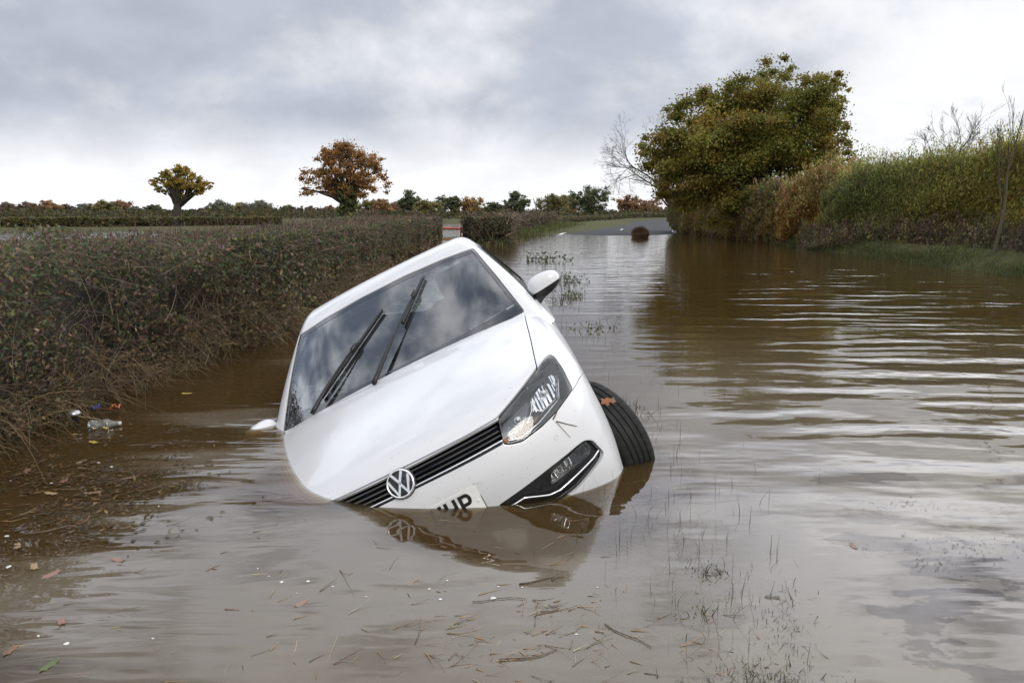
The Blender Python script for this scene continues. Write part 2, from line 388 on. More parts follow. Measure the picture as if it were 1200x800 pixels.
# edges of the grille opening are the rims of bonnet and bumper; slats
for zc, hh in ((.704, .005), (.686, .005), (.668, .005)):
    P = on_path([(-.432, zc), (0, zc - .001), (.432, zc)], -.012); n = grad(f_body, P)
    prof = [(-.0, hh), (.006, 0), (0, -hh), (-.022, -hh * .5), (-.022, hh * .5)]
    V = np.concatenate([[P[:, 0] + n[:, 0] * d, P[:, 1] + n[:, 1] * d, P[:, 2] + e] for d, e in prof], 0).reshape(len(prof), 3, -1).transpose(2, 0, 1).reshape(-1, 3)
    k = len(prof); i = np.arange(len(P) - 1)[:, None] * k; j = np.arange(k)[None]
    link('slat', np_mesh('slat', V, np.stack([i + j, i + (j + 1) % k, i + k + (j + 1) % k, i + k + j], -1).reshape(-1, 4), smooth=False), M['gloss_black'], gr)
tube_obj('chrome_trim', [(on_path([(-.43, .6475), (0, .6465), (.43, .6475)], .001), .0042)], M['chrome'], gr)
tube_obj('lower_lip', [(on_path([(-.425, .6375), (0, .637), (.425, .6375)], -.004), .0045)], M['gloss_black'], gr)
# ---- badge: ring with a V over a W
bc = on_front(0, .676)[0]; bn = grad(f_body, bc[None])[0]; bn = np.array([0, bn[1], bn[2]]); bn = np.array([0, -.93, .367]); bn /= np.linalg.norm(bn)
bu = np.array([1., 0, 0]); bw = np.cross(bu, bn) * 1.0; bw = bw if bw[2] > 0 else -bw
bc = bc + bn * .012
def bp(u, w, d=0): return bc + bu * u + bw * w + bn * d
def disc_frame(V): return bc + V[:, [0]] * bu + V[:, [1]] * bw + V[:, [2]] * bn
V, F = lathe([(0.0001, .0), (.052, .0), (.060, -.004), (.0625, -.02), (.0625, -.05)], 56); bad = link('badge', np_mesh('badge', disc_frame(V), F), M['gloss_black'], car)
V, F = lathe([(.0485, .001), (.0495, .0055), (.053, .0075), (.0565, .006), (.058, .000)], 56); link('badge_ring', np_mesh('badge_ring', disc_frame(V), F), M['chrome'], bad)
def ribbon(path, w, fr, d0, d1, closed=False):
    """flat stroke with mitred corners in the plane of fr(u,w,d)"""
    p = np.array(path, float); k = len(p); t = np.zeros_like(p)
    sg = np.diff(p, axis=0); sg /= np.linalg.norm(sg, axis=1)[:, None]; nn = np.stack([-sg[:, 1], sg[:, 0]], 1)
    L, R_ = [], []
    for i in range(k):
        if i == 0: m = nn[0]
        elif i == k - 1: m = nn[-1]
        else:
            m = nn[i - 1] + nn[i]; m /= np.linalg.norm(m) + 1e-9; m = m / max(.45, m @ nn[i])
        L.append(p[i] + m * w / 2); R_.append(p[i] - m * w / 2)
    bm = bmesh.new()
    rows = [[bm.verts.new(fr(*l, d1)), bm.verts.new(fr(*r, d1)), bm.verts.new(fr(*r, d0)), bm.verts.new(fr(*l, d0))] for l, r in zip(L, R_)]
    for a, b in zip(rows[:-1], rows[1:]):
        for i in range(4): bm.faces.new([a[i], a[(i + 1) % 4], b[(i + 1) % 4], b[i]])
    bm.faces.new(rows[0]); bm.faces.new(rows[-1][::-1]); bmesh.ops.recalc_face_normals(bm, faces=bm.faces[:]); return bm
for nm, path in (('badge_letter', [(-.0225, .0455), (0, .0035), (.0225, .0455)]), ('badge_letter', [(-.0435, .0245), (-.0195, -.0415), (0, .0005), (.0195, -.0415), (.0435, .0245)])):
    bm_obj(nm, ribbon(path, .0098, bp, .0005, .0062), M['chrome'], bad, smooth=False)
# ---- number plate (curved gently with the bumper)
def plate_fr(u, w, d=0):
    y0 = .0375 + .16 * u * u - .020; return np.array([u, y0 - d, .497 + w])
pl = np.array([(u, w) for u in np.linspace(-.26, .26, 27) for w in np.linspace(-.0555, .0555, 5)])
bm = bmesh.new()
vt = [bm.verts.new(plate_fr(u, w, .006)) for u, w in pl]; vb = [bm.verts.new(plate_fr(u, w, -.02)) for u, w in pl]
for i in range(26):
    for j in range(4):
        q = [i * 5 + j, i * 5 + j + 1, i * 5 + j + 6, i * 5 + j + 5]; bm.faces.new([vt[k] for k in q]); bm.faces.new([vb[k] for k in q[::-1]])
bord = [i * 5 for i in range(27)] + [26 * 5 + j for j in range(1, 5)] + [i * 5 + 4 for i in range(25, -1, -1)] + [j for j in range(3, 0, -1)]
for a, b in zip(bord, bord[1:] + bord[:1]): bm.faces.new([vt[a], vt[b], vb[b], vb[a]])
bmesh.ops.recalc_face_normals(bm, faces=bm.faces[:]); npl = bm_obj('number_plate', bm, M['plate'], car, smooth=False)
bw_ = np.array([plate_fr(u, w, .004) for u, w in [(-.2615, -.057), (.2615, -.057), (.2615, .057), (-.2615, .057), (-.2615, -.057)]])
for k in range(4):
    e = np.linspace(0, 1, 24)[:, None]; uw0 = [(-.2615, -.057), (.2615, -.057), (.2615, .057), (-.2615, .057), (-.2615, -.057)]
    tube_obj('plate_gap_shadow', [(np.array([plate_fr(uw0[k][0] * (1 - t) + uw0[k + 1][0] * t, uw0[k][1] * (1 - t) + uw0[k + 1][1] * t, .003) for t in np.linspace(0, 1, 24)]), .0018)], M['black'], npl, 5)  # black tube painting the shadow gap round the plate
cx = .199
def ch(strokes, x0):
    for s in strokes: bm_obj('plate_letter', ribbon([(x0 + a * .050 - .025, b * .079 - .0395) for a, b in s], .014, plate_fr, .0062, .0072), M['plate_black'], npl, smooth=False)
arc = [(.14, .46), (.62, .46)] + [(.62 + .24 * math.cos(t), .68 + .22 * math.sin(t)) for t in np.linspace(-1.2, 1.2, 7)] + [(.62, .91), (.14, .91)]
ch([[(.14, 0), (.14, 1)], arc], cx)
ch([[(.14, 0), (.14, 1)], [(.86, 0), (.86, 1)], [(.14, .5), (.86, .5)]], cx - .061)
ch([[(.14, 1), (.14, .2), (.3, .09), (.7, .09), (.86, .2), (.86, 1)]], cx - .122)
V, F = lathe([(.0001, .0025), (.004, .002), (.0055, 0)], 14)
for sx in (.245, -.245): link('plate_screw', np_mesh('plate_screw', np.array([plate_fr(sx + a, b - .01, .0065 + c) for a, b, c in V]), F), M['plate'], npl)
for px_, pz_ in ((.279, .545), (-.279, .545), (.620, .545)):
    c = on_front(px_, pz_)[0]; nn_ = grad(f_body, c[None])[0]; e1 = np.cross(nn_, [0, 0, 1]); e1 /= np.linalg.norm(e1); e2 = np.cross(nn_, e1)
    V, F = lathe([(.0085, .0004), (.0092, .0012), (.0098, .0004)], 20); link('parking_sensor', np_mesh('parking_sensor', c + V[:, [0]] * e1 + V[:, [1]] * e2 + V[:, [2]] * nn_, F), M['silver'], bumper)
# ---- lamps, both sides
def sub(v, t, poly, sgn, yl=None):
    return keep(v, t, lambda V: np.maximum(poly_sd(np.abs(V[:, 0]), V[:, 2], poly), -V[:, 0] * sgn), -1)
MAINR = rnd_poly([(.603, .737), (.690, .773), (.731, .768), (.733, .735), (.706, .676), (.625, .664), (.596, .682), (.590, .71)], .012)
INNR = rnd_poly([(.450, .712), (.588, .742), (.582, .715), (.543, .655), (.505, .643), (.440, .650)], .012)
for sgn in (1, -1):
    v, t = keep(hv, ht, lambda V: -V[:, 0] * sgn, -1)
    h = panel('headlight', v, t, f_body, M['gloss_black'], car, rim=0, off=-.055)
    panel('lens', v, t, f_body, M['lens'], h, rim=0, off=-.0015)
    tk = keep(v, t, lambda V: np.maximum(hl_d(V) + .007, -1e-3 + 0 * V[:, 0]), +1); panel('housing_edge', tk[0], tk[1], f_body, M['gloss_black'], h, rim=.05, off=-.004)
    a, b = sub(v, t, MAINR, sgn); panel('reflector', a, b, f_body, M['fluted'], h, rim=0, off=-.036)
    a, b = sub(v, t, INNR, sgn); panel('reflector', a, b, f_body, M['chromedull'], h, rim=0, off=-.040)
    sx = lambda L: [(x * sgn, z) for x, z in L]
    for c, r in (((.66, .722), .012), ((.52, .69), .013)):
        p = on_front(c[0] * sgn, c[1])[0]; nn_ = grad(f_body, p[None])[0]; V, F = lathe([(.0001, .006), (r * .6, .004), (r, -.004), (r * 1.15, .0), (r * 1.25, -.008)], 24)
        d = np.array([nn_[0] * .4, -1, .15]); d /= np.linalg.norm(d); e1 = np.cross(d, [0, 0, 1]); e1 /= np.linalg.norm(e1); e2 = np.cross(d, e1)
        link('bulb_shield', np_mesh('bulb_shield', p - nn_ * .026 + V[:, [0]] * e1 + V[:, [1]] * e2 + V[:, [2]] * d, F), M['silver'], h)
    tube_obj('daylight_strip', [(on_path(sx([(.425, .645), (.500, .621), (.592, .632), (.706, .664), (.742, .742)]), -.016), .0042)], M['chrome'], h)
    tube_obj('reflector_rim', [(on_path(sx([(.60, .735), (.594, .71), (.585, .69), (.57, .672), (.545, .652)]), -.022), .004), (on_path(sx([(.59, .70), (.625, .661), (.706, .673), (.735, .733), (.735, .762)]), -.024), .0035)], M['chrome'], h)
    a, b = sub(v, t, [(.47, .635), (.50, .626), (.60, .645), (.61, .66), (.56, .655)], sgn); panel('indicator', a, b, f_body, M['amber'], h, rim=0, off=-.03)
    # fog lamp
    v, t = keep(fv, ft, lambda V: -V[:, 0] * sgn, -1)
    fo = panel('fog_lamp', v, t, f_body, M['black'], car, rim=0, off=-.022)
    FL = rnd_poly([(.536, .428), (.690, .452), (.722, .445), (.728, .408), (.71, .391), (.522, .381)], .008)
    a, b = sub(v, t, FL, sgn); panel('lens', a, b, f_body, M['lens'], fo, rim=.012, off=-.008)
    a, b = sub(v, t, [(.545, .424), (.64, .439), (.64, .395), (.53, .388)], sgn); panel('reflector', a, b, f_body, M['fluted'], fo, rim=0, off=-.019)
    a, b = sub(v, t, [(.645, .438), (.715, .445), (.72, .41), (.705, .396), (.645, .395)], sgn); panel('reflector', a, b, f_body, M['chromedull'], fo, rim=0, off=-.0195)
    tube_obj('chrome_strip', [(on_path(sx([(.338, .396), (.405, .400), (.45, .376), (.495, .352), (.54, .344), (.642, .358), (.72, .368), (.748, .378)]), -.004), .0048)], M['chrome'], fo)
    tube_obj('lower_blade', [(on_path(sx([(.43, .318), (.52, .312), (.61, .315), (.735, .349)]), -.012), .006)], M['black'], fo)
# ---- cabin: windscreen, roof, pillars, side glass
CV, CT = skin(f_cab, .95, 2.3, np.arange(2.31, 3.75, .02), 420, 200)
CV, CT = keep(CV, CT, lambda V: f_body(V[:, 0], V[:, 1], V[:, 2]) + .03, +1)
WSq = rnd_poly([(-.712, .955), (.712, .955), (.700, 1.0), (.655, 1.16), (.592, 1.362), (.40, 1.384), (.15, 1.398), (-.15, 1.398), (-.40, 1.384), (-.592, 1.362), (-.655, 1.16), (-.700, 1.0)], .012)
def ws_d(V): return np.where(V[:, 1] > 2.1, .3, poly_sd(V[:, 0], V[:, 2], WSq))
SW1 = rnd_poly([(1.34, 1.005), (1.46, 1.10), (1.74, 1.265), (1.98, 1.345), (2.36, 1.375), (2.40, 1.02)], .03)
SW2 = rnd_poly([(2.47, 1.025), (2.45, 1.378), (2.95, 1.36), (3.28, 1.28), (3.42, 1.08), (3.3, 1.035)], .04)
def sw_d(V): return np.where(np.abs(V[:, 0]) > .45, np.minimum(poly_sd(V[:, 1], V[:, 2], SW1), poly_sd(V[:, 1], V[:, 2], SW2)), .3)
def rw_d(V): return np.where(V[:, 1] > 3.2, poly_sd(V[:, 0], V[:, 2], rnd_poly([(-.52, 1.03), (.52, 1.03), (.45, 1.33), (-.45, 1.33)], .05)), .3)
wv, wt = keep(CV, CT, lambda V: ws_d(V) + .0015, -1)
cv, ct = keep(CV, CT, lambda V: ws_d(V) - .0015, +1); cv, ct = keep(cv, ct, lambda V: sw_d(V) - .001, +1); cv, ct = keep(cv, ct, rw_d, +1)
panel('roof_shell', cv, ct, f_cab, M['paint'], car, rim=.02)
glv, glt = keep(wv, wt, lambda V: np.maximum(ws_d(V) + .022, (.995 + .03 * np.abs(V[:, 0]) ** 2 - V[:, 2]) * .8), -1)
frv, frt = keep(wv, wt, lambda V: np.maximum(ws_d(V) + .022, (.995 + .03 * np.abs(V[:, 0]) ** 2 - V[:, 2]) * .8), +1)
ws = panel('windscreen', glv, glt, f_cab, M['windscreen'], car, rim=0, off=-.004)
M['frit'] = simple('black_glass_border', (.02, .021, .023), .06, coat=.4, ior=1.9)
panel('glass_border', frv, frt, f_cab, M['frit'], ws, rim=.008, off=-.003)
for sgn in (1, -1):
    for SWp in (SW1, SW2):
        v, t = keep(CV, CT, lambda V: np.where(V[:, 0] * sgn > .45, poly_sd(V[:, 1], V[:, 2], SWp), .3) + .001, -1)
        sw = panel('side_window', v, t, f_cab, M['sideglass'], car, rim=0, off=-.006)
        v2, t2 = keep(v, t, lambda V: poly_sd(V[:, 1], V[:, 2], SWp) + .016, +1); panel('window_seal', v2, t2, f_cab, M['black'], sw, rim=.012, off=.004)
v, t = keep(CV, CT, lambda V: rw_d(V) + .001, -1); panel('rear_window', v, t, f_cab, M['sideglass'], car, rim=0, off=-.004)
# cowl panel under the wipers
cw = []
for a in np.linspace(-.71, .71, 41):
    y0 = np.interp(abs(a), [0, .2, .47, .58, .70, .75], [.975, .978, 1.03, 1.07, 1.11, 1.12])
    for y, dz in ((y0, -.035), (y0 + .03, -.02), (y0 + .09, -.012), (y0 + .22, -.02)): cw.append((a, y, float(ZB(y)) - .055 * a * a - .05 * a ** 4 + dz))
i = np.arange(40)[:, None] * 4; j = np.arange(3)[None]
link('cowl_panel', np_mesh('cowl_panel', np.array(cw), np.stack([i + j, i + j + 1, i + j + 5, i + j + 4], -1).reshape(-1, 4)), M['black'], car)
# sticker behind the glass, upper corner on the car's left
def glass_pt(x, z, off=0): P = on_front(x, z, f_cab); return (P + grad(f_cab, P) * off)[0]
def glass_patch(name, x0, x1, z0, z1, off, mt, parent):
    xs = np.linspace(x0, x1, 5); zs = np.linspace(z0, z1, 5); V = np.array([glass_pt(x, z, off) for x in xs for z in zs])
    i = np.arange(4)[:, None] * 5; j = np.arange(4)[None]
    return link(name, np_mesh(name, V, np.stack([i + j, i + 5 + j, i + 6 + j, i + j + 1], -1).reshape(-1, 4)), mt, parent)
st = glass_patch('sticker', .515, .565, 1.255, 1.318, -.0055, M['sticker'], ws)
st2 = glass_patch('camera_cover', -.06, .06, 1.33, 1.385, -.02, M['trim'], ws)
# ---- wipers
for (b0, b1, pv_) in (((-.022, 1.268), (-.445, 1.012), (-.50, .972)), ((.262, 1.333), (.080, 1.158), (-.135, .972))):
    wi = empty('wiper'); wi.parent = car
    A = on_path([b0, b1], .016, f_cab, .02); n = grad(f_cab, A)
    V, F = tubes([(A, .0085)], 6); link('wiper_blade', np_mesh('wiper_blade', V, F), M['black'], wi)
    tube_obj('rubber_edge', [(A - n * .012, .004)], M['rubber'], wi, 5)
    k = int(len(A) * .46); c = A[k]; nn_ = n[k]; tdir = A[min(k + 3, len(A) - 1)] - A[k - 2]; tdir /= np.linalg.norm(tdir)
    tube_obj('blade_clip', [(np.array([c - tdir * .035 + nn_ * .004, c - tdir * .02 + nn_ * .012, c + tdir * .02 + nn_ * .012, c + tdir * .035 + nn_ * .004]), [.008, .0135, .0135, .008])], M['black'], wi)
    p0 = on_front(pv_[0], max(pv_[1], .975), f_cab)[0]; p0 = p0 + np.array([0, -.05, .005])
    mid = (c + nn_ * .02) * .55 + p0 * .45 + np.array([0, -.008, .016])
    q = np.linspace(0, 1, 14)[:, None]; arm = (1 - q) ** 2 * p0 + 2 * q * (1 - q) * mid + q ** 2 * (c + nn_ * .012)
    tube_obj('wiper_arm', [(arm, np.interp(np.linspace(0, 1, 14), [0, .12, .4, .5, 1], [.013, .0125, .0095, .0055, .005]))], M['black'], wi)
# ---- mirrors
def mirror(sgn):
    mi = empty('wing_mirror'); mi.parent = car
    if sgn < 0: mi.matrix_local = Matrix.Translation((-.78, 1.30, 0)) @ Matrix.Rotation(rd(58), 4, 'Z') @ Matrix.Translation((.757, -1.30, -.078))
    def ell(c, r, pw=2.6, n=28):
        u = np.linspace(0, 2 * np.pi, n, endpoint=False); v = np.linspace(-np.pi / 2, np.pi / 2, 17); sp = lambda a: np.sign(a) * np.abs(a) ** (2 / pw)
        V = np.array([(r[0] * sp(np.cos(b)) * sp(np.cos(a)), r[1] * sp(np.cos(b)) * sp(np.sin(a)), r[2] * sp(np.sin(b))) for b in v for a in u])
        i = np.arange(16)[:, None] * n; j = np.arange(n)[None]; return V, np.stack([i + j, i + (j + 1) % n, i + n + (j + 1) % n, i + n + j], -1).reshape(-1, 4)
    V, F = ell(0, (.108, .062, .072)); V = V.astype(float)
    V[:, 2] *= 1 - .20 * (V[:, 0] / .108); V[:, 1] *= 1 - .12 * (V[:, 0] / .108); V[:, 1] = np.minimum(V[:, 1], .035)
    V[:, 2] += .010 * (V[:, 0] / .1)
    P = V + [.885, 1.315, 1.052]; P[:, 0] *= sgn
    T = np.concatenate([F[:, [0, 1, 2]], F[:, [0, 2, 3]]])
    up, lo = (keep(P, T, lambda Q: (1.034 + .10 * (np.abs(Q[:, 0]) - .885)) - Q[:, 2], s) for s in (-1, 1))
    link('mirror_cap', np_mesh('mirror_cap', *up), M['paint'], mi); link('mirror_base', np_mesh('mirror_base', *lo), M['black'], mi)
    tube_obj('mirror_foot', [(np.array([(.742 * sgn, 1.30, .965), (.79 * sgn, 1.305, .972), (.84 * sgn, 1.31, .996)]), [.05, .032, .028])], M['black'], mi, 10)
    V, F = lathe([(.0001, 0), (.9, 0), (1, -.02)], 28, 'y'); link('mirror_glass', np_mesh('mirror_glass', V * [.088 * sgn, .1, .05] + [.885 * sgn, 1.352, 1.052], F), M['chrome'], mi)
    if sgn > 0: mi.matrix_local = Matrix.Translation((.77, 1.30, .945)) @ Matrix.Diagonal((.86, .9, .86, 1)) @ Matrix.Translation((-.77, -1.30, -.965))
    tri = [(1.20, .975), (1.335, 1.0), (1.44, 1.075), (1.33, 1.035)]
    return mi
mirror(1); mirror(-1)
for sgn in (1, -1):   # black quarter panel where the mirror is mounted
    v, t = keep(CV, CT, lambda V: np.where(V[:, 0] * sgn > .4, poly_sd(V[:, 1], V[:, 2], [(1.20, .97), (1.36, .985), (1.365, 1.03), (1.50, 1.125)]), .3), -1)
    if len(t): panel('mirror_corner', v, t, f_cab, M['black'], car, rim=.004, off=.003)
# ---- interior
dash = rbox('dashboard', (1.32, .46, .17), (0, 1.36, .875), M['trim'], car, .06, 4)
rbox('parcel_shelf', (1.1, .5, .03), (0, 3.3, .93), M['trim'], car, .01)
rbox('cabin_floor', (1.3, 2.2, .05), (0, 2.3, .35), M['trim'], car, .01)
for sx in (.36, -.36):
    se = rbox('seat', (.48, .5, .16), (sx, 2.0, .56), M['seat'], car, .06, 3)
    b = rbox('seat_back', (.46, .15, .58), (0, 0, .0), M['seat'], se, .06, 3); b.location = (sx, 2.32, .86); b.rotation_euler = (-.28, 0, 0)
    b = rbox('headrest', (.26, .10, .18), (0, 0, 0), M['seat'], se, .045, 3); b.location = (sx, 2.42, 1.22); b.rotation_euler = (-.2, 0, 0)
rbox('rear_seat', (1.2, .2, .55), (0, 3.02, .82), M['seat'], car, .07, 3)
V, F = lathe([(.185 + .014 * math.cos(t), .014 * math.sin(t)) for t in np.linspace(0, 2 * np.pi, 11)], 40, 'y')
sw = link('steering_wheel', np_mesh('steering_wheel', V, F), M['black'], car); sw.location = (-.36, 1.66, .93); sw.rotation_euler = (-.42, 0, 0)
tube_obj('wheel_spoke', [(np.array([(-.18, 0, 0), (0, .01, -.02), (.18, 0, 0)]), .02), (np.array([(0, .01, 0), (0, .01, -.18)]), .02)], M['black'], sw, 6)
rbox('rear_view_mirror', (.22, .03, .065), (0, 1.80, 1.315), M['black'], car, .02, 3)
# ---- wheels
def wheel(x, y, z, steer, tilt=0):
    sgn = 1 if x > 0 else -1
    w = empty('wheel'); w.parent = car; w.location = (x, y, z); w.rotation_euler = (0, tilt, steer)
    prof = [(.195, -.082), (.215, -.094), (.255, -.098), (.283, -.092), (.2985, -.078)]
    for g0 in (-.045, -.015, .015, .045): prof += [(.3015, g0 - .007), (.3015, g0 - .0045), (.2945, g0 - .0035), (.2945, g0 + .0035), (.3015, g0 + .0045), (.3015, g0 + .007)]
    prof += [(.2985, .078), (.283, .092), (.255, .098), (.215, .094), (.195, .082)]
    V, F = lathe(prof, 120, 'x'); V = V.reshape(len(prof), 120, 3)
    for i in range(len(prof)):       # cross grooves of the tread shoulders
        if abs(prof[i][1]) > .048 and prof[i][0] > .29: V[i, ::3, 1:] *= .983
    link('tyre', np_mesh('tyre', V.reshape(-1, 3), F), M['rubber'], w)
    V, F = lathe([(.0001, .05), (.05, .055), (.06, .04), (.15, .03), (.185, .05), (.198, .082), (.198, -.08), (.17, -.06), (.0001, -.06)], 60, 'x'); V[:, 0] *= sgn
    r = link('rim', np_mesh('rim', V, F), M['silver'], w)
    for k in range(5):
        a = k * 2 * np.pi / 5; tube_obj('spoke', [(np.array([(.055 * sgn, .04 * np.cos(a), .04 * np.sin(a)), (.07 * sgn, .12 * np.cos(a), .12 * np.sin(a)), (.075 * sgn, .19 * np.cos(a), .19 * np.sin(a))]), [.03, .02, .024])], M['silver'], r, 6) if False else None
    return w
WF = wheel(.767, .82, .24, rd(28)); wheel(-.775, .82, .30, rd(28)); wheel(.735, 3.29, .28, 0); wheel(-.735, 3.29, .28, 0)
SKYOFF=(2.3,1.7,0.);SKYUP=3.2
# ------------------------------------------------------------------ camera, light, sky
CAMZ = 1.137; PITCH = math.atan(151 / 900)
cam = bpy.data.cameras.new('camera'); co = bpy.data.objects.new('camera', cam); COL.objects.link(co)
co.location = (0, 0, CAMZ); co.rotation_euler = (math.pi / 2 - PITCH, 0, 0); cam.sensor_width = 36; cam.lens = 27; cam.clip_start = .05; cam.clip_end = 6000; S.camera = co
def rayd(px, py):
    v = np.array([(px - 600) / 900, 0, 0]) + np.array([0, math.cos(PITCH), -math.sin(PITCH)]) + (400 - py) / 900 * np.array([0, math.sin(PITCH), math.cos(PITCH)]); return v
def ground(px, py, z=0.):
    v = rayd(px, py); t = (z - CAMZ) / v[2]; return np.array([0, 0, CAMZ]) + t * v
def far(px, py, d):
    """point seen in direction (px,py) at world y = d"""
    v = rayd(px, py); return np.array([0, 0, CAMZ]) + v * d / v[1]
SUN_EL, SUN_AZ = 38., 150.     # azimuth clockwise from +y: behind the camera, to the right
sd = Vector((math.sin(rd(SUN_AZ)) * math.cos(rd(SUN_EL)), math.cos(rd(SUN_AZ)) * math.cos(rd(SUN_EL)), math.sin(rd(SUN_EL))))
su = bpy.data.lights.new('sun', 'SUN'); su.energy = 1.1; su.angle = rd(22); su.color = (1, .93, .83)
so = bpy.data.objects.new('sun', su); COL.objects.link(so); so.rotation_euler = sd.to_track_quat('Z', 'Y').to_euler()
W = bpy.data.worlds.new('World'); S.world = W; W.use_nodes = True
nt = W.node_tree; L = nt.links.new; bg = nt.nodes['Background']; bg.inputs['Strength'].default_value = .1
def Mth(op, a, b=None, c=None, clamp=False):
    n = nt.nodes.new('ShaderNodeMath'); n.operation = op; n.use_clamp = clamp
    for i, v in enumerate((a, b, c)):
        if v is None: continue
        if isinstance(v, (int, float)): n.inputs[i].default_value = v
        else: L(v, n.inputs[i])
    return n.outputs[0]
def SS(v, a, b, lo=0., hi=1.):
    n = N(nt, 'ShaderNodeMapRange', interpolation_type='SMOOTHSTEP', in_1=a, in_2=b, in_3=lo, in_4=hi); L(v, n.inputs[0]); return n.outputs[0]
sky = N(nt, 'ShaderNodeTexSky', sky_type='NISHITA', sun_disc=False, sun_elevation=rd(SUN_EL), sun_rotation=rd(SUN_AZ), dust_density=.4)
tc = N(nt, 'ShaderNodeTexCoord'); sx = N(nt, 'ShaderNodeSeparateXYZ'); L(tc.outputs['Generated'], sx.inputs[0]); X, Y, Z = sx.outputs
el = Mth('MAXIMUM', Z, 0.)
# cloud deck: coordinates flattened towards the horizon the way a layer overhead foreshortens
den = Mth('ADD', el, .45)
cv = N(nt, 'ShaderNodeCombineXYZ'); L(Mth('DIVIDE', X, den), cv.inputs[0]); L(Mth('DIVIDE', Y, den), cv.inputs[1])
def noise(scale, detail, rough=.55, dist=0., off=(0, 0, 0)):
    mp = N(nt, 'ShaderNodeMapping'); mp.inputs['Location'].default_value = off; L(cv.outputs[0], mp.inputs[0])
    n = N(nt, 'ShaderNodeTexNoise', in_Scale=scale, in_Detail=detail, in_Roughness=rough, in_Distortion=dist); L(mp.outputs[0], n.inputs['Vector']); return n.outputs['Fac']
n1 = noise(2.0, 8., .54, .2, SKYOFF); n2 = noise(5.5, 6., .55, .2, (3.1, 1.7, 0)); n4 = noise(6.5, 5., .5, .2, (7.7, 2.6, 0))
az = Mth('DIVIDE', X, Mth('MAXIMUM', Y, .2))
# heavier grey in the middle heights of the left and centre, thinning to the right and to the horizon
heavy = Mth('MULTIPLY', SS(el, .03, .13), SS(el, .75, .30, .35, 1.))
side = SS(az, .52, .05)
fronty = SS(Y, -.2, .4)
tex = Mth('ADD', Mth('MULTIPLY', n1, .76), Mth('MULTIPLY', n2, .24))
dk = Mth('ADD', Mth('MULTIPLY', tex, 3.2), Mth('ADD', -1.30, Mth('MULTIPLY', side, .55)))
dk = Mth('MULTIPLY', SS(dk, .1, .95), heavy)
dk = Mth('MULTIPLY', dk, Mth('ADD', .25, Mth('MULTIPLY', fronty, .75)))
soft = SS(n2, .35, .7, -.07, .07)
cr = N(nt, 'ShaderNodeMix', data_type='RGBA'); cr.inputs[6].default_value = (7.8, 7.9, 8.1, 1); cr.inputs[7].default_value = (3.75, 4.05, 4.75, 1); L(dk, cr.inputs[0])
# unseen sky brightened overhead, with an added band ahead to light the ripples
hi = Mth('MULTIPLY', Mth('MULTIPLY', SS(el, .25, .38), SS(el, .68, .44)), SS(Y, -.1, .35)); back = SS(Y, .3, -.5, 0., -.22)
gain = Mth('ADD', Mth('ADD', Mth('ADD', 1., SS(el, .26, .48, 0., .62)), soft), Mth('ADD', Mth('MULTIPLY', Mth('MULTIPLY', hi, SKYUP), SS(az, -.5, .7, .45, 1.)), back))
vm = N(nt, 'ShaderNodeVectorMath', operation='SCALE'); L(cr.outputs[2], vm.inputs[0]); L(gain, vm.inputs['Scale'])
# blue gaps high up, one added ahead for the windscreen to mirror
dwin = N(nt, 'ShaderNodeVectorMath', operation='DOT_PRODUCT'); L(tc.outputs['Generated'], dwin.inputs[0]); dwin.inputs[1].default_value = (-.52, .45, .726)
dsun = N(nt, 'ShaderNodeVectorMath', operation='DOT_PRODUCT'); L(tc.outputs['Generated'], dsun.inputs[0]); dsun.inputs[1].default_value = tuple(sd)
gap = Mth('MULTIPLY', SS(Mth('ADD', Mth('ADD', Mth('MULTIPLY', n4, .75), Mth('MULTIPLY', n1, .25)), Mth('ADD', SS(Y, .1, -.5, -.06, .03), SS(dwin.outputs['Value'], .80, .95, 0., .115))), .47, .64), SS(el, .22, .5, 0., .85))
gap = Mth('MULTIPLY', gap, SS(dsun.outputs['Value'], .93, .75))
fm = N(nt, 'ShaderNodeMix', data_type='RGBA'); L(gap, fm.inputs[0]); L(vm.outputs[0], fm.inputs[6]); L(sky.outputs[0], fm.inputs[7])
L(fm.outputs[2], bg.inputs['Color'])
vs = S.view_settings; vs.view_transform = 'Standard'; vs.look = 'None'; vs.exposure = .40; vs.gamma = 1; vs.use_curve_mapping = False
S.cycles.use_denoising = True; S.cycles.max_bounces = 10; S.cycles.transparent_max_bounces = 24; S.cycles.caustics_reflective = False; S.cycles.caustics_refractive = False
try: S.cycles.denoiser = 'OPENIMAGEDENOISE'
except Exception: pass
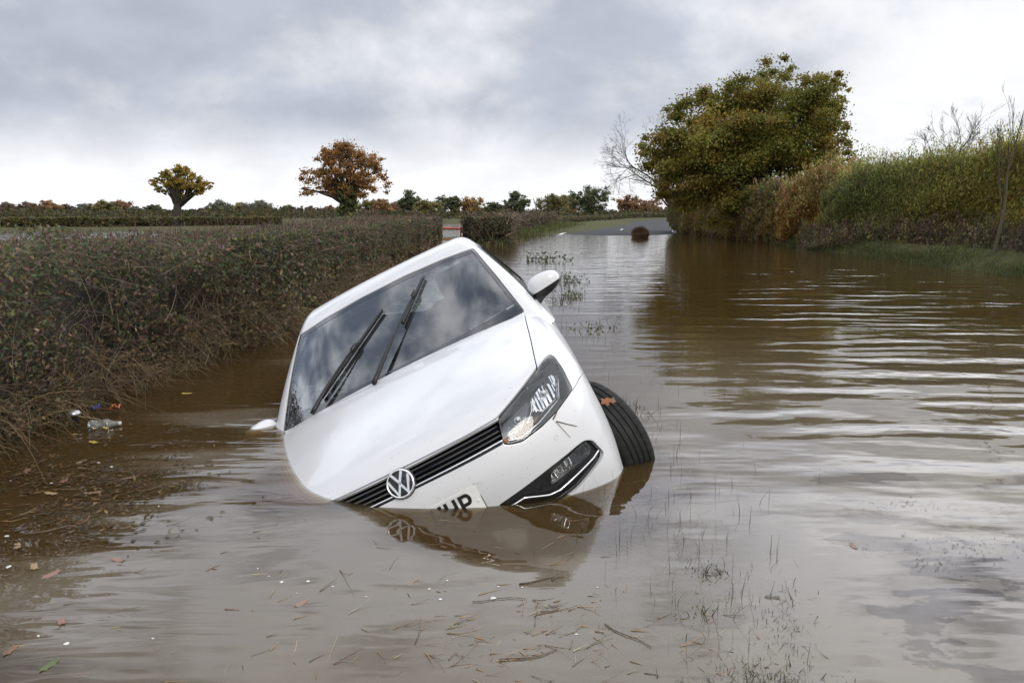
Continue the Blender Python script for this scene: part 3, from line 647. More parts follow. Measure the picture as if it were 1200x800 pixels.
# ------------------------------------------------------------------ flood water: rippled surface over thin veils of suspended silt
def water_mat():
    m, nt, b = mat('flood_water'); L = nt.links.new; nt.nodes.remove(b)
    def Mt(op, a, b=None):
        n = nt.nodes.new('ShaderNodeMath'); n.operation = op
        for i, v in enumerate((a, b)):
            if v is None: continue
            if isinstance(v, (int, float)): n.inputs[i].default_value = v
            else: L(v, n.inputs[i])
        return n.outputs[0]
    def S2(v, a, b, lo=0., hi=1.):
        n = N(nt, 'ShaderNodeMapRange', interpolation_type='SMOOTHSTEP', in_1=a, in_2=b, in_3=lo, in_4=hi); L(v, n.inputs[0]); return n.outputs[0]
    tc = N(nt, 'ShaderNodeTexCoord'); P = tc.outputs['Object']; sp = N(nt, 'ShaderNodeSeparateXYZ'); L(P, sp.inputs[0]); x, y = sp.outputs[0], sp.outputs[1]
    def nz(sc, det, loc=(0, 0, 0), rot=0., dist=0.):
        mp = N(nt, 'ShaderNodeMapping'); mp.inputs['Scale'].default_value = (*sc, 1); mp.inputs['Location'].default_value = loc; mp.inputs['Rotation'].default_value = (0, 0, rot); L(P, mp.inputs[0])
        n = N(nt, 'ShaderNodeTexNoise', in_Scale=1., in_Detail=det, in_Roughness=.5, in_Distortion=dist); L(mp.outputs[0], n.inputs['Vector']); return n.outputs['Fac']
    # trains of ripples running down the road, strongest on the open right-hand side
    warp = Mt('MULTIPLY', nz((.8, 1.3), 4.), 3.6)
    def train(k, kx, ph, loc):
        a = Mt('ADD', Mt('ADD', Mt('MULTIPLY', y, k), Mt('MULTIPLY', x, kx)), Mt('ADD', Mt('MULTIPLY', warp, 2.4), ph))
        return Mt('MULTIPLY', Mt('SINE', a), S2(nz((.8, 1.3), 3., loc), .36, .62))
    tr = Mt('ADD', Mt('MULTIPLY', train(22., 1.5, 0., (1, 5, 0)), .0026), Mt('ADD', Mt('MULTIPLY', train(13.5, -1.0, 1.3, (9, 3, 0)), .0050), Mt('MULTIPLY', train(9., 1.2, .4, (4, 8, 0)), .0050)))
    zone = Mt('MULTIPLY', S2(Mt('ADD', Mt('SUBTRACT', x, Mt('MULTIPLY', y, .26)), Mt('MULTIPLY', Mt('SUBTRACT', nz((.5, .8), 3., (2, 9, 0)), .5), 2.)), -.3, 1.1, .10, 1.), Mt('MULTIPLY', S2(y, 2.0, 4.2), S2(y, 28., 14., .15, 1.)))
    zone = Mt('ADD', Mt('MULTIPLY', zone, 1.), Mt('MULTIPLY', S2(y, 6., 14.), .10))
    tr = Mt('MULTIPLY', tr, zone)
    lo = Mt('MULTIPLY', nz((.8, 2.1), 3., (2, 2, 0), .1), .012)                                   # slow swell
    farr = Mt('MULTIPLY', nz((2.2, 7.5), 3., (5, 1, 0)), Mt('ADD', .0013, Mt('MULTIPLY', S2(y, 5., 25.), .005)))
    wake = Mt('MULTIPLY', nz((1.0, 3.4), 3., (0, 7, 0), -.35, .6), Mt('MULTIPLY', S2(x, -.2, -1.6), .020))  # shallow lobes left of the car
    h = Mt('ADD', Mt('ADD', tr, lo), Mt('ADD', farr, wake))
    bp = N(nt, 'ShaderNodeBump', in_Strength=1., in_Distance=1.); L(h, bp.inputs['Height'])
    fr = N(nt, 'ShaderNodeFresnel', in_IOR=1.333); L(bp.outputs[0], fr.inputs['Normal'])
    gl = N(nt, 'ShaderNodeBsdfGlossy', in_Roughness=.02); gl.inputs['Color'].default_value = (1, 1, 1, 1); L(bp.outputs[0], gl.inputs['Normal'])
    df = N(nt, 'ShaderNodeBsdfDiffuse'); n = nz((.7, .7), 4., (3, 3, 0)); cr = N(nt, 'ShaderNodeMix', data_type='RGBA'); L(n, cr.inputs[0])
    cr.inputs[6].default_value = (*SILT_A, 1); cr.inputs[7].default_value = (*SILT_B, 1); L(cr.outputs[2], df.inputs['Color'])
    tp = N(nt, 'ShaderNodeBsdfTransparent'); tp.inputs['Color'].default_value = (.97, .93, .84, 1)
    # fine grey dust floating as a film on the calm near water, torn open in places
    fm = Mt('MULTIPLY', S2(Mt('ADD', x, Mt('MULTIPLY', Mt('SUBTRACT', nz((.35, 2.6), 5., (4, 2, 0)), .5), 3.4)), -1.75, -1.15), S2(y, 9., 3.5))  # left edge shaped to paint the lobed border of the hedge's reflection
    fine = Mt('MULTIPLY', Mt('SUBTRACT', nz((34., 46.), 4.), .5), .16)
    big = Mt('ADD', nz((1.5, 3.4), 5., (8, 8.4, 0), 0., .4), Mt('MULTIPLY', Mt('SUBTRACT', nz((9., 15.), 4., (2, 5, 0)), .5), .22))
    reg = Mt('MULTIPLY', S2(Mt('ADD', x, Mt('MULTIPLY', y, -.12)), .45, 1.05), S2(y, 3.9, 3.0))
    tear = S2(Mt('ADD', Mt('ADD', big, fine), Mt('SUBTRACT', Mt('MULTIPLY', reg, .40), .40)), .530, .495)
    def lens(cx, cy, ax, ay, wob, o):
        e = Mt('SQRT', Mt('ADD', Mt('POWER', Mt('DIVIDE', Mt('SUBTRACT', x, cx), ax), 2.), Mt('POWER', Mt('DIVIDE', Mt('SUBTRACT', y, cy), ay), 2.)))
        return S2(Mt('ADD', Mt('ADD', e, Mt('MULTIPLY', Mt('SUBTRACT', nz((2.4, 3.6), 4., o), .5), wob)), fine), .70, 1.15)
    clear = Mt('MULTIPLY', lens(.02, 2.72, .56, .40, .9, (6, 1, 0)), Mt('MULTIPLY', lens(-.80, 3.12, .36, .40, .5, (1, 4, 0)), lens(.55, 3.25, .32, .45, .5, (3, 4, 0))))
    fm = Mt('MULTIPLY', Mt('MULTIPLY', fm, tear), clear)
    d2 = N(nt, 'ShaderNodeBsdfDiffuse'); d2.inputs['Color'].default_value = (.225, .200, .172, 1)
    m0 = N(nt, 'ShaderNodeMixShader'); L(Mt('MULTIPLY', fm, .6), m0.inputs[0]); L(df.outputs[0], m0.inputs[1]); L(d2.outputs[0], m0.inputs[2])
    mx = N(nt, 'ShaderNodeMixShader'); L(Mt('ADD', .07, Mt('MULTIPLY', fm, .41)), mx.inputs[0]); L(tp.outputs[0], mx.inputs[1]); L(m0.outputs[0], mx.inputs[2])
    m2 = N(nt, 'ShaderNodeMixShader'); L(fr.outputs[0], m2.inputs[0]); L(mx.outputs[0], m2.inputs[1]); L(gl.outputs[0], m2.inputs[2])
    L(m2.outputs[0], nt.nodes['Material Output'].inputs['Surface']); return m
def silt_mat(alpha):
    m, nt, b = mat('suspended_silt'); L = nt.links.new; nt.nodes.remove(b)
    df = N(nt, 'ShaderNodeBsdfDiffuse'); df.inputs['Color'].default_value = (*SILT_A, 1)
    tp = N(nt, 'ShaderNodeBsdfTransparent'); tp.inputs['Color'].default_value = (.95, .83, .58, 1)
    mx = N(nt, 'ShaderNodeMixShader', in_0=alpha); L(tp.outputs[0], mx.inputs[1]); L(df.outputs[0], mx.inputs[2]); L(mx.outputs[0], nt.nodes['Material Output'].inputs['Surface']); return m
SILT_A = (.158, .118, .054); SILT_B = (.182, .140, .070)
WV, WF_, WI = [], [], []
for i, (z, mi) in enumerate(((0, 0), (-.005, 1), (-.012, 1), (-.021, 1), (-.032, 1), (-.045, 1), (-.060, 1), (-.08, 1), (-.11, 2))):
    b0 = len(WV); WV += [(-60, -12, z), (70, -12, z), (70, 110, z), (-60, 110, z)]; WF_.append((b0, b0 + 1, b0 + 2, b0 + 3)); WI.append(mi)
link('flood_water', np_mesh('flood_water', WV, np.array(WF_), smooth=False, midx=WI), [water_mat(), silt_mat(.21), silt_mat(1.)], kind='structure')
# ------------------------------------------------------------------ terrain
def sstep(v, a, b): t = np.clip((np.asarray(v, float) - a) / (b - a), 0, 1); return t * t * (3 - 2 * t)
def xl(y): return np.interp(y, [-20, 0, 27, 40, 60, 80, 110, 160], [-2.3, -2.3, -2.5, -.6, 3.0, 8., 17., 36.])
def xr(y): return np.interp(y, [-20, 14, 21, 28, 44, 64, 80, 110, 160], [9.0, 9.0, 9.15, 9.5, 11.3, 14.5, 19, 29, 50.])
def vnoise(x, y, s, seed=0):
    r = np.random.default_rng(seed); ph = r.uniform(0, 6.28, (6, 2)); k = r.normal(0, 1, (6, 2)) / s
    return sum(np.sin(k[i, 0] * x + k[i, 1] * y + ph[i, 0]) for i in range(6)) / 6
def height(x, y):
    x = np.asarray(x, float); y = np.asarray(y, float)
    l, r = xl(y), xr(y)
    ywl = np.interp(x, [2, 5, 8, 12], [41, 43, 50, 64])
    inn = np.clip((y - ywl) * .011, -.45, .42)
    ditch = -.75 * np.exp(-((x + 1.55) / .55) ** 2) * (y < 30)
    road = inn + np.where(y < 40, ditch, 0)
    dl = l - x; lf = np.minimum(.16, dl * .3 - .22) + .05 * vnoise(x, y, 7, 3) + .0009 * np.maximum(y - 60, 0)
    lf = lf - .6 * np.exp(-(((x + 4.5) / 5) ** 2 + ((y - 56) / 17) ** 2)) - .42 * np.exp(-(((x + 26) / 12) ** 2 + ((y - 40) / 7) ** 2))
    dr = x - r; rf = np.minimum(.34, dr * .6 - .03) + .05 * vnoise(x, y, 5, 5) * np.clip(dr, 0, 1) + .0008 * np.maximum(y - 60, 0)
    tl = sstep(dl, -.3, .5); tr = sstep(dr, -.5, .3)
    return road * (1 - tl) * (1 - tr) + lf * tl + rf * tr
def spaced(stops):
    out = []
    for (a, b, s) in stops: out += list(np.arange(a, b, s))
    return np.array(out + [stops[-1][1]])
gx = spaced([(-1500, -300, 60), (-300, -60, 12), (-60, -10, 2), (-10, 16, .45), (16, 60, 2), (60, 300, 12), (300, 1500, 60)])
gy = spaced([(-40, 0, 4), (0, 12, .6), (12, 70, .8), (70, 160, 3), (160, 400, 15), (400, 3000, 130)])
XX, YY = np.meshgrid(gx, gy); HH = height(XX, YY)
nx, ny = len(gx), len(gy); i = np.arange(ny - 1)[:, None] * nx; j = np.arange(nx - 1)[None]
def ground_mat():
    m, nt, b = mat('field_grass'); L = nt.links.new; tc = N(nt, 'ShaderNodeTexCoord')
    n1 = N(nt, 'ShaderNodeTexNoise', in_Scale=.12, in_Detail=6.); n2 = N(nt, 'ShaderNodeTexNoise', in_Scale=3., in_Detail=6.)
    L(tc.outputs['Object'], n1.inputs['Vector']); L(tc.outputs['Object'], n2.inputs['Vector'])
    c = N(nt, 'ShaderNodeValToRGB'); L(n1.outputs['Fac'], c.inputs[0]); e = c.color_ramp.elements
    e[0].position = .35; e[0].color = (.060, .058, .026, 1); e[1].position = .66; e[1].color = (.085, .066, .036, 1); k = e.new(.5); k.color = (.066, .072, .026, 1)
    h = N(nt, 'ShaderNodeHueSaturation'); r = N(nt, 'ShaderNodeMapRange', in_1=.3, in_2=.7, in_3=.6, in_4=1.3); L(n2.outputs['Fac'], r.inputs[0]); L(r.outputs[0], h.inputs['Value']); L(c.outputs[0], h.inputs['Color']); L(h.outputs[0], b.inputs['Base Color'])
    b.inputs['Roughness'].default_value = .95; b.inputs['Specular IOR Level'].default_value = .1; return m
link('ground', np_mesh('ground', np.stack([XX, YY, HH], -1).reshape(-1, 3), np.stack([i + j, i + j + 1, i + nx + j + 1, i + nx + j], -1).reshape(-1, 4)), ground_mat(), kind='structure')
# the road climbing out of the water
rc = np.array([(0, 3.2), (20, 3.2), (36, 4.6), (44, 5.9), (52, 7.5), (60, 9.2), (70, 12.2), (80, 15.8), (95, 21.5), (110, 28), (140, 43), (170, 60)])
ry = np.arange(0, 170, .8); rx = np.interp(ry, rc[:, 0], rc[:, 1]); rx = np.convolve(np.pad(rx, 9, 'edge'), np.ones(19) / 19, 'valid')
tg = np.stack([np.gradient(rx), np.gradient(ry)], 1); tg /= np.linalg.norm(tg, axis=1)[:, None]; nr = np.stack([tg[:, 1], -tg[:, 0]], 1)
def strip(name, o0, o1, dz, m, y0=0, **k):
    s = (ry >= y0) & (ry <= (47 if y0 else 999)); a = np.stack([rx, ry], 1)[s]; n = nr[s]; V = []; cols_ = np.linspace(o0, o1, 6 if o1 - o0 > 1 else 2)
    for (p, q) in zip(a, n):
        for o in cols_: e = p + q * o; V.append((e[0], e[1], float(height(*(p + q * 0.))) + dz + .02 * (1 - (o / 3.2) ** 2)))
    w = len(cols_); ii = np.arange(len(a) - 1)[:, None] * w; jj = np.arange(w - 1)[None]
    return link(name, np_mesh(name, np.array(V), np.stack([ii + jj, ii + jj + 1, ii + w + jj + 1, ii + w + jj], -1).reshape(-1, 4)), m, **k)
strip('road', -3.1, 3.1, .03, simple('asphalt', (.045, .046, .05), .85, spec=.15, var=.3, vscale=2.), kind='structure')
strip('road_edge_line', -2.95, -2.78, .036, simple('road_paint', (.7, .7, .68), .6, var=.2, vscale=6.), 38, kind='structure')
for y0 in (47, 56, 66, 77, 89):
    s = (ry >= y0) & (ry <= y0 + 3)
ydash = [(48, 51)]
V = []; F = []
for a0, a1 in ydash:
    s = (ry >= a0) & (ry <= a1)
    for p, q in zip(np.stack([rx, ry], 1)[s], nr[s]):
        for o in (-.06, .06): e = p + q * o; V.append((e[0], e[1], float(height(*p)) + .056))
    k = s.sum(); b0 = len(V) - 2 * k; F += [(b0 + 2 * t, b0 + 2 * t + 1, b0 + 2 * t + 3, b0 + 2 * t + 2) for t in range(k - 1)]
link('road_centre_line', np_mesh('road_centre_line', V, np.array(F)), bpy.data.materials['road_paint'], kind='structure')
LEAFGAIN = 3.0
# ------------------------------------------------------------------ foliage generators
def rdir(n): v = RNG.normal(size=(n, 3)); return v / np.linalg.norm(v, axis=1)[:, None]
def leaf_mesh(name, C, size, cols, aspect=.45, ax=None, up=0.):
    n = len(C); size = np.broadcast_to(size, (n,))[:, None]
    a = rdir(n) if ax is None else ax; nrm = rdir(n); nrm[:, 2] = np.abs(nrm[:, 2]) + up; b = np.cross(nrm, a); b /= np.linalg.norm(b, axis=1)[:, None] + 1e-9
    c = np.cross(a, b)
    V = np.stack([C - a * size, C + b * size * aspect + c * size * .12, C + a * size, C - b * size * aspect + c * size * .12], 1).reshape(-1, 3)
    F = np.arange(4 * n).reshape(n, 4)
    return np_mesh(name, V, F, smooth=False, cols=np.repeat(cols, 4, 0))
def pick(pal, n, var=.25, bias=None):
    """pal: list of (weight, colour); returns per-leaf intrinsic colours"""
    w = np.array([p[0] for p in pal], float); c = np.array([p[1] for p in pal], float)
    k = RNG.choice(len(pal), n, p=w / w.sum()); out = c[k] * np.exp(RNG.normal(0, var, (n, 1))) * (1 + RNG.normal(0, .07, (n, 3)))
    return np.clip(out, .002, .6)
def twig_mesh(name, starts, dirs, length, rad, cols, bend=.25, k=4, sides=3, droop=0.):
    n = len(starts); t = np.linspace(0, 1, k)[None, :, None]; length = np.broadcast_to(length, (n,))[:, None, None]
    bd = RNG.normal(0, bend, (n, 1, 3)); P = starts[:, None] + dirs[:, None] * t * length + bd * t ** 2 * length + np.array([0, 0, -droop]) * t ** 2 * length
    T = np.gradient(P, axis=1); T /= np.linalg.norm(T, axis=2)[..., None] + 1e-9
    ref = np.where(np.abs(T[:, :1, 2:3]) < .9, np.array([0, 0, 1.]), np.array([1., 0, 0])); A = np.cross(T, ref); A /= np.linalg.norm(A, axis=2)[..., None] + 1e-9; B = np.cross(T, A)
    r = np.broadcast_to(rad, (n,))[:, None, None, None] * np.linspace(1, .35, k)[None, :, None, None]
    an = np.arange(sides) * 2 * np.pi / sides
    R = P[:, :, None] + r * (np.cos(an)[None, None, :, None] * A[:, :, None] + np.sin(an)[None, None, :, None] * B[:, :, None])
    V = R.reshape(-1, 3); base = (np.arange(n) * k * sides)[:, None, None]; i = np.arange(k - 1)[None, :, None] * sides; j = np.arange(sides)[None, None]
    F = np.stack([base + i + j, base + i + (j + 1) % sides, base + i + sides + (j + 1) % sides, base + i + sides + j], -1).reshape(-1, 4)
    return np_mesh(name, V, F, cols=np.repeat(cols, k * sides, 0))
BARK = [(1, (.034, .028, .021)), (1, (.05, .042, .032))]
def limb(p0, p1, r0, r1, n=6, wob=.08, sag=0.):
    t = np.linspace(0, 1, n)[:, None]; d = np.linalg.norm(p1 - p0); m = (p0 + p1) / 2 + RNG.normal(0, wob, 3) * d + np.array([0, 0, sag * d])
    P = (1 - t) ** 2 * p0 + 2 * t * (1 - t) * m + t * t * p1; P[1:-1] += RNG.normal(0, wob * .12, (n - 2, 3)) * d; return P, np.linspace(r0, r1, n)
def tubes_tint(name, paths, sides, parent, pal=BARK):
    V, F = tubes(paths, sides, cap=False); return link(name, np_mesh(name, V, F, cols=np.clip(np.tile(np.array(pal[0][1]), (len(V), 1)) * np.exp(RNG.normal(0, .12, (len(V), 1))), 0, 1)), M['twig'], parent)
def tree_px(name, label, d, blobs, base, n, leaf, pal, trunk=.2, clump=.34, per=None, group=None, cat='tree', limbs=True, depth=1., fill=.5, aspect=.6, twigs=0):
    """blobs: (px, py, r_px) lobes of the crown as seen, standing at distance d"""
    zb = float(height(*far(base, 249, d)[:2])); B = far(base, 249, d); B[2] = zb
    root = empty(name, B, label=label, cat=cat, group=group)
    bl = [(far(px, py, d) + np.array([0, RNG.normal(0, .25) * r * d / 900, 0]), r * d / 900) for px, py, r in blobs]
    vol = np.array([r ** 2 for _, r in bl]); vol /= vol.sum(); cl = []; C = []; K = []
    nc = per or 34
    for (c, r), v in zip(bl, vol):
        for _ in range(max(3, int(nc * v))):
            u = rdir(1)[0]; rr = r * (RNG.uniform(fill, 1.0) ** .6) * .93; p = c + u * rr * np.array([1, depth, .92]); cl.append((p, r * clump * RNG.uniform(.7, 1.25)))
    w = np.array([q[1] ** 2 for q in cl]); w /= w.sum(); k = RNG.choice(len(cl), n, p=w)
    cc = np.array([q[0] for q in cl])[k]; cr = np.array([q[1] for q in cl])[k]
    u = rdir(n) * np.minimum(np.abs(RNG.normal(0, .62, n) + .25), 1.35)[:, None] * np.array([1.15, 1.15, .72]); C = cc + u * cr[:, None]
    tone = np.exp(RNG.normal(0, .16, len(cl)))[k][:, None]; hue = RNG.integers(0, len(pal), len(cl))[k]
    pc = pick(pal, n); alt = np.array([p[1] for p in pal])[hue]; cols = np.clip((.6 * pc + .4 * alt) * tone * LEAFGAIN, .003, .5)
    C[:, 2] = np.maximum(C[:, 2], zb + .05)
    link('crown', leaf_mesh('crown', C - B, leaf * RNG.uniform(.7, 1.35, n), cols, aspect), M['leaf'], root)
    top = np.mean([c for c, _ in bl], 0); fork = B * .52 + top * .48; fork[:2] = B[:2] * .6 + top[:2] * .4
    paths = [limb(B - [0, 0, .3], fork, trunk * 1.15, trunk * .75, 7, .03)]
    if limbs:
        for p, r in sorted(cl, key=lambda q: -q[1])[:min(len(cl), 60)]:
            s = fork + (B - fork) * RNG.uniform(-.1, .35); paths.append(limb(s, p, trunk * RNG.uniform(.18, .42), trunk * .05, 6, .10, .06))
    P2 = [(p - B, r) for p, r in paths]
    tk = tubes_tint('trunk', P2, 6, root)
    if twigs:
        k = RNG.choice(len(cl), twigs); st = np.array([q[0] for q in cl])[k] - B; rr = np.array([q[1] for q in cl])[k]; dr = st - (top - B); dr = dr / (np.linalg.norm(dr, axis=1)[:, None] + 1e-6) + rdir(twigs) * .8
        link('twigs', twig_mesh('twigs', st, dr / np.linalg.norm(dr, axis=1)[:, None], rr * RNG.uniform(.6, 1.3, twigs), .006 * d / 40, pick(BARK, twigs)), M['twig'], root)
    return root
def bare_tree(name, label, P0, P1, r0, levels, spread, nb, cat='tree', lean=(0, 0, 0), pal=BARK, shrink=.66, up=.25, group=None):
    root = empty(name, P0, label=label, cat=cat, group=group); paths = []
    def grow(a, dirv, ln, r, lv):
        b = a + dirv * ln; paths.append(limb(a, b, r, r * .55, 5, .05)); 
        if lv == 0: return
        for q in range(nb):
            t = RNG.uniform(.35, 1.) if q else 1.; nd = dirv + RNG.normal(0, spread, 3) + np.array([0, 0, up]); nd /= np.linalg.norm(nd)
            grow(a + (b - a) * t, nd, ln * shrink * RNG.uniform(.7, 1.2), max(r * .5 * (1.15 - .3 * t), .003), lv - 1)
    v = np.array(P1, float) - P0; ln = np.linalg.norm(v); grow(np.zeros(3), v / ln, ln, r0, levels)
    tubes_tint('trunk', [paths[0]], 7, root, pal); tubes_tint('branches', paths[1:], 4, root, pal)
    return root
OAKG = [(4, (.058, .060, .011)), (4, (.074, .064, .011)), (2, (.098, .058, .012)), (3, (.040, .050, .011))]
RUST = [(4, (.108, .056, .020)), (3, (.078, .042, .018)), (2, (.15, .075, .022)), (1, (.05, .035, .018))]
YELL = [(4, (.12, .085, .014)), (2, (.075, .065, .014)), (2, (.13, .07, .014)), (1, (.04, .045, .014))]
DKGR = [(4, (.030, .040, .015)), (2, (.042, .050, .018)), (1, (.05, .04, .018))]
GREY = [(3, (.065, .072, .050)), (2, (.055, .055, .038)), (1, (.075, .06, .04))]
BRWN = [(3, (.060, .042, .030)), (2, (.075, .050, .032)), (1, (.045, .042, .024))]
OLIV = [(3, (.070, .068, .018)), (2, (.055, .055, .018)), (1, (.10, .075, .02))]
ORNG = [(3, (.15, .075, .016)), (2, (.12, .085, .018)), (1, (.09, .05, .018))]
# ------------------------------------------------------------------ the three big trees
tree_px('oak_tree', 'large round oak with green and bronze leaves above the right bank', 33, [(838, 178, 74), (812, 152, 42), (862, 120, 36), (930, 104, 26), (800, 225, 36), (915, 140, 60), (955, 122, 42), (885, 114, 36), (792, 190, 47), (905, 195, 62), (975, 178, 34), (845, 132, 42), (985, 112, 14), (860, 225, 50), (955, 155, 45), (770, 175, 26), (958, 192, 42), (930, 215, 42), (990, 184, 20), (905, 94, 30), (958, 98, 28), (985, 108, 22), (762, 168, 24), (998, 150, 16), (800, 135, 30), (880, 165, 60), (840, 150, 60), (930, 122, 44), (968, 150, 34)], 885, 215000, .054, OAKG, .30, .24, per=430, fill=.12, twigs=1200, aspect=.62)
tree_px('oak_tree', 'rust brown oak with a thick dark trunk in the field beyond the left hedge', 90, [(404, 200, 36), (374, 216, 22), (440, 213, 20), (398, 182, 20), (428, 194, 22), (362, 228, 12), (452, 206, 10), (386, 192, 20), (408, 228, 15), (420, 214, 22)], 405, 23000, .125, RUST, .75, .22, per=190, fill=.45, twigs=900)
tree_px('ivy_column', 'dark ivy bush wrapped round the trunk of the rust brown oak', 89, [(405, 247, 8), (409, 240, 8), (406, 232, 8), (410, 224, 7)], 405, 4500, .14, DKGR, .3, .5, limbs=False, cat='ivy')
tree_px('pollard_tree', 'small lopsided yellow oak with a stout trunk, alone in the left field', 70, [(200, 216, 15), (226, 216, 14), (186, 214, 10), (213, 204, 12), (241, 216, 8), (200, 206, 11), (214, 222, 10), (192, 224, 7), (234, 224, 7)], 205, 13000, .095, YELL, .42, .26, per=130, fill=.2, twigs=600)
P0 = far(800, 249, 46); P0[2] = float(height(*P0[:2]))
bare_tree('bare_tree', 'leafless grey tree showing at the left of the big oak', P0, far(770, 214, 46), .12, 6, .45, 4, up=.08, shrink=.62)
P0 = far(1170, 249, 15.5); P0[2] = float(height(*P0[:2]))
SAP = [(1, (.085, .075, .045))]
bare_tree('bare_sapling', 'tall leafless sapling with forked stems in front of the green hedge', P0, far(1180, 205, 15.5), .036, 5, .19, 3, pal=SAP, shrink=.58, up=.6, cat='sapling')
P0 = far(1120, 249, 21); P0[2] = float(height(*P0[:2]))
bare_tree('bare_bush', 'leafless twiggy bush poking out above the tall green hedge', P0, far(1112, 205, 21), .06, 5, .45, 4, pal=[(1, (.075, .062, .055))], shrink=.62, up=.30, cat='bush')
# ------------------------------------------------------------------ far treeline: (px, top, base, width, palette, label)
TL = [(8, 239, 252, 34, BRWN, 'wide brown tree cut off by the left edge of the photo in the far treeline'),
 (32, 238, 252, 24, BRWN, 'brown round tree, second from the left edge in the far treeline'), (56, 237, 252, 26, RUST, 'rusty domed tree in the far treeline left of the green one'),
 (78, 241, 252, 20, BRWN, 'low dull brown tree in the far left treeline'), (97, 240, 252, 26, GREY, 'low greyish tree left of the olive domed tree'),
 (122, 236, 252, 30, OLIV, 'olive green domed tree in the far left treeline'), (143, 236, 252, 26, RUST, 'red brown tree against the olive domed tree'),
 (160, 243, 252, 18, GREY, 'small pale grey shrub tree between red brown and dark trees'), (180, 241, 252, 26, DKGR, 'dark green tree just left of the small yellow oak'),
 (236, 246, 252, 34, BRWN, 'low brown scrub just right of the small yellow oak'), (257, 236, 252, 28, GREY, 'pale grey green tree right of the small yellow oak'),
 (280, 239, 252, 24, OLIV, 'olive tree between two grey green trees'), (302, 236, 252, 30, GREY, 'grey green tree right of the olive one'),
 (321, 246, 252, 18, DKGR, 'tiny dark tree in a dip of the far treeline'), (339, 242, 252, 20, DKGR, 'dark low tree left of the rust brown oak'),
 (362, 243, 252, 30, BRWN, 'low brown tree under the left side of the rust brown oak'), (386, 242, 252, 24, RUST, 'low rusty tree close behind the rust brown oak'),
 (433, 235, 252, 26, OLIV, 'green and yellow tree at the right foot of the rust brown oak'), (450, 234, 252, 22, RUST, 'reddish tree right of the rust brown oak'),
 (464, 239, 252, 18, BRWN, 'thin brown tree left of the tall dark green one'), (479, 222, 252, 25, DKGR, 'tall dark green tree rising above its neighbours in the middle distance'),
 (501, 233, 252, 24, OLIV, 'olive yellow tree right of the tall dark green one'), (518, 228, 252, 20, GREY, 'grey green tree above the field gate'), (531, 227, 252, 18, DKGR, 'dark loose tree beside the orange tinted one'),
 (551, 229, 252, 29, ORNG, 'orange tinted bushy tree in the middle of the treeline'), (577, 238, 252, 18, DKGR, 'small dark green tree right of the orange tinted one'),
 (591, 241, 252, 16, BRWN, 'small brown tree left of the solitary dark green tree'), (606, 223, 252, 26, DKGR, 'rounded dark green tree standing alone left of the far road'),
 (649, 224, 252, 36, OLIV, 'yellow green spreading tree behind the far road'), (666, 226, 252, 22, ORNG, 'tawny tree squeezed between yellow green and dark trees'),
 (691, 214, 252, 46, DKGR, 'big dark domed tree standing above the far road'), (736, 226, 252, 26, RUST, 'rust coloured tree beyond the far road bend'), (758, 231, 252, 32, RUST, 'thin rusty trees beside the foot of the big oak')]
for q, (px, top, bs, w, pal, lab) in enumerate(TL):
    d = 150 + (q * 37 % 60) if px < 440 else 120 + (q * 23 % 40)
    r = (bs - top) / 2; cy = (top + bs) / 2; hw = w / 2
    tall = (bs - top) > 20
    if tall: hw *= 1.3; r *= 1.12; cy -= 1; rr = min(hw * .62, r * .62); blobs = [(px, top + rr, rr), (px - hw * .48, top + rr * 1.55, hw * .5), (px + hw * .5, top + rr * 1.45, hw * .5), (px, top + rr * 1.9, hw * .6), (px + hw * .2, bs - 5, hw * .5)]
    else: hw *= 1.35; r *= 1.2; cy -= 1; blobs = [(px, cy, r * .98), (px - hw * .55, cy + 1.5, r * .8), (px + hw * .55, cy + 1, r * .82), (px + RNG.normal(0, 2), cy - 1, r * .9), (px - hw * .2, bs - 3, r * .6)]
    tree_px('distant_tree', lab, d, blobs, px, int(2200 + w * 190), .00105 * d, [(a_, tuple(np.array(c_) * .78 + .14 * np.mean(c_) + .003)) for a_, c_ in pal], .18, .30, per=110, group='trees along the far treeline', fill=.1)  # distance haze mixed into the leaf colours as grey
for px, top, lab, d in ((628, 228, 'slim leafless tree between the solitary dark tree and the yellow green tree', 140), (537 / 4, 231, 'slim leafless tree above the olive domed tree', 170)):
    P0 = far(px, 249, d); P0[2] = float(height(*P0[:2])); bare_tree('bare_distant_tree', lab, P0, far(px, (top + 251) / 2 + 3, d), .14, 4, .33, 4, group='trees along the far treeline', shrink=.6)
# low scrub filling under the far trees: one long belt nobody could count
n = 26000; pxs = RNG.uniform(-60, 800, n); dd = RNG.uniform(110, 215, n); C = np.array([far(a, 249, b) for a, b in zip(pxs, dd)])
C[:, 2] = height(C[:, 0], C[:, 1]) + RNG.uniform(0, 1, n) * (1.15 + .8 * vnoise(C[:, 0], C[:, 1], 9, 8)) * 1.1
link('undergrowth', leaf_mesh('undergrowth', C, .24 * RNG.uniform(.7, 1.3, n), pick(BRWN + DKGR + OLIV + [(1, (.13, .085, .016))], n), .7), M['leaf'], kind='stuff', label='belt of low brown scrub under the far treeline')
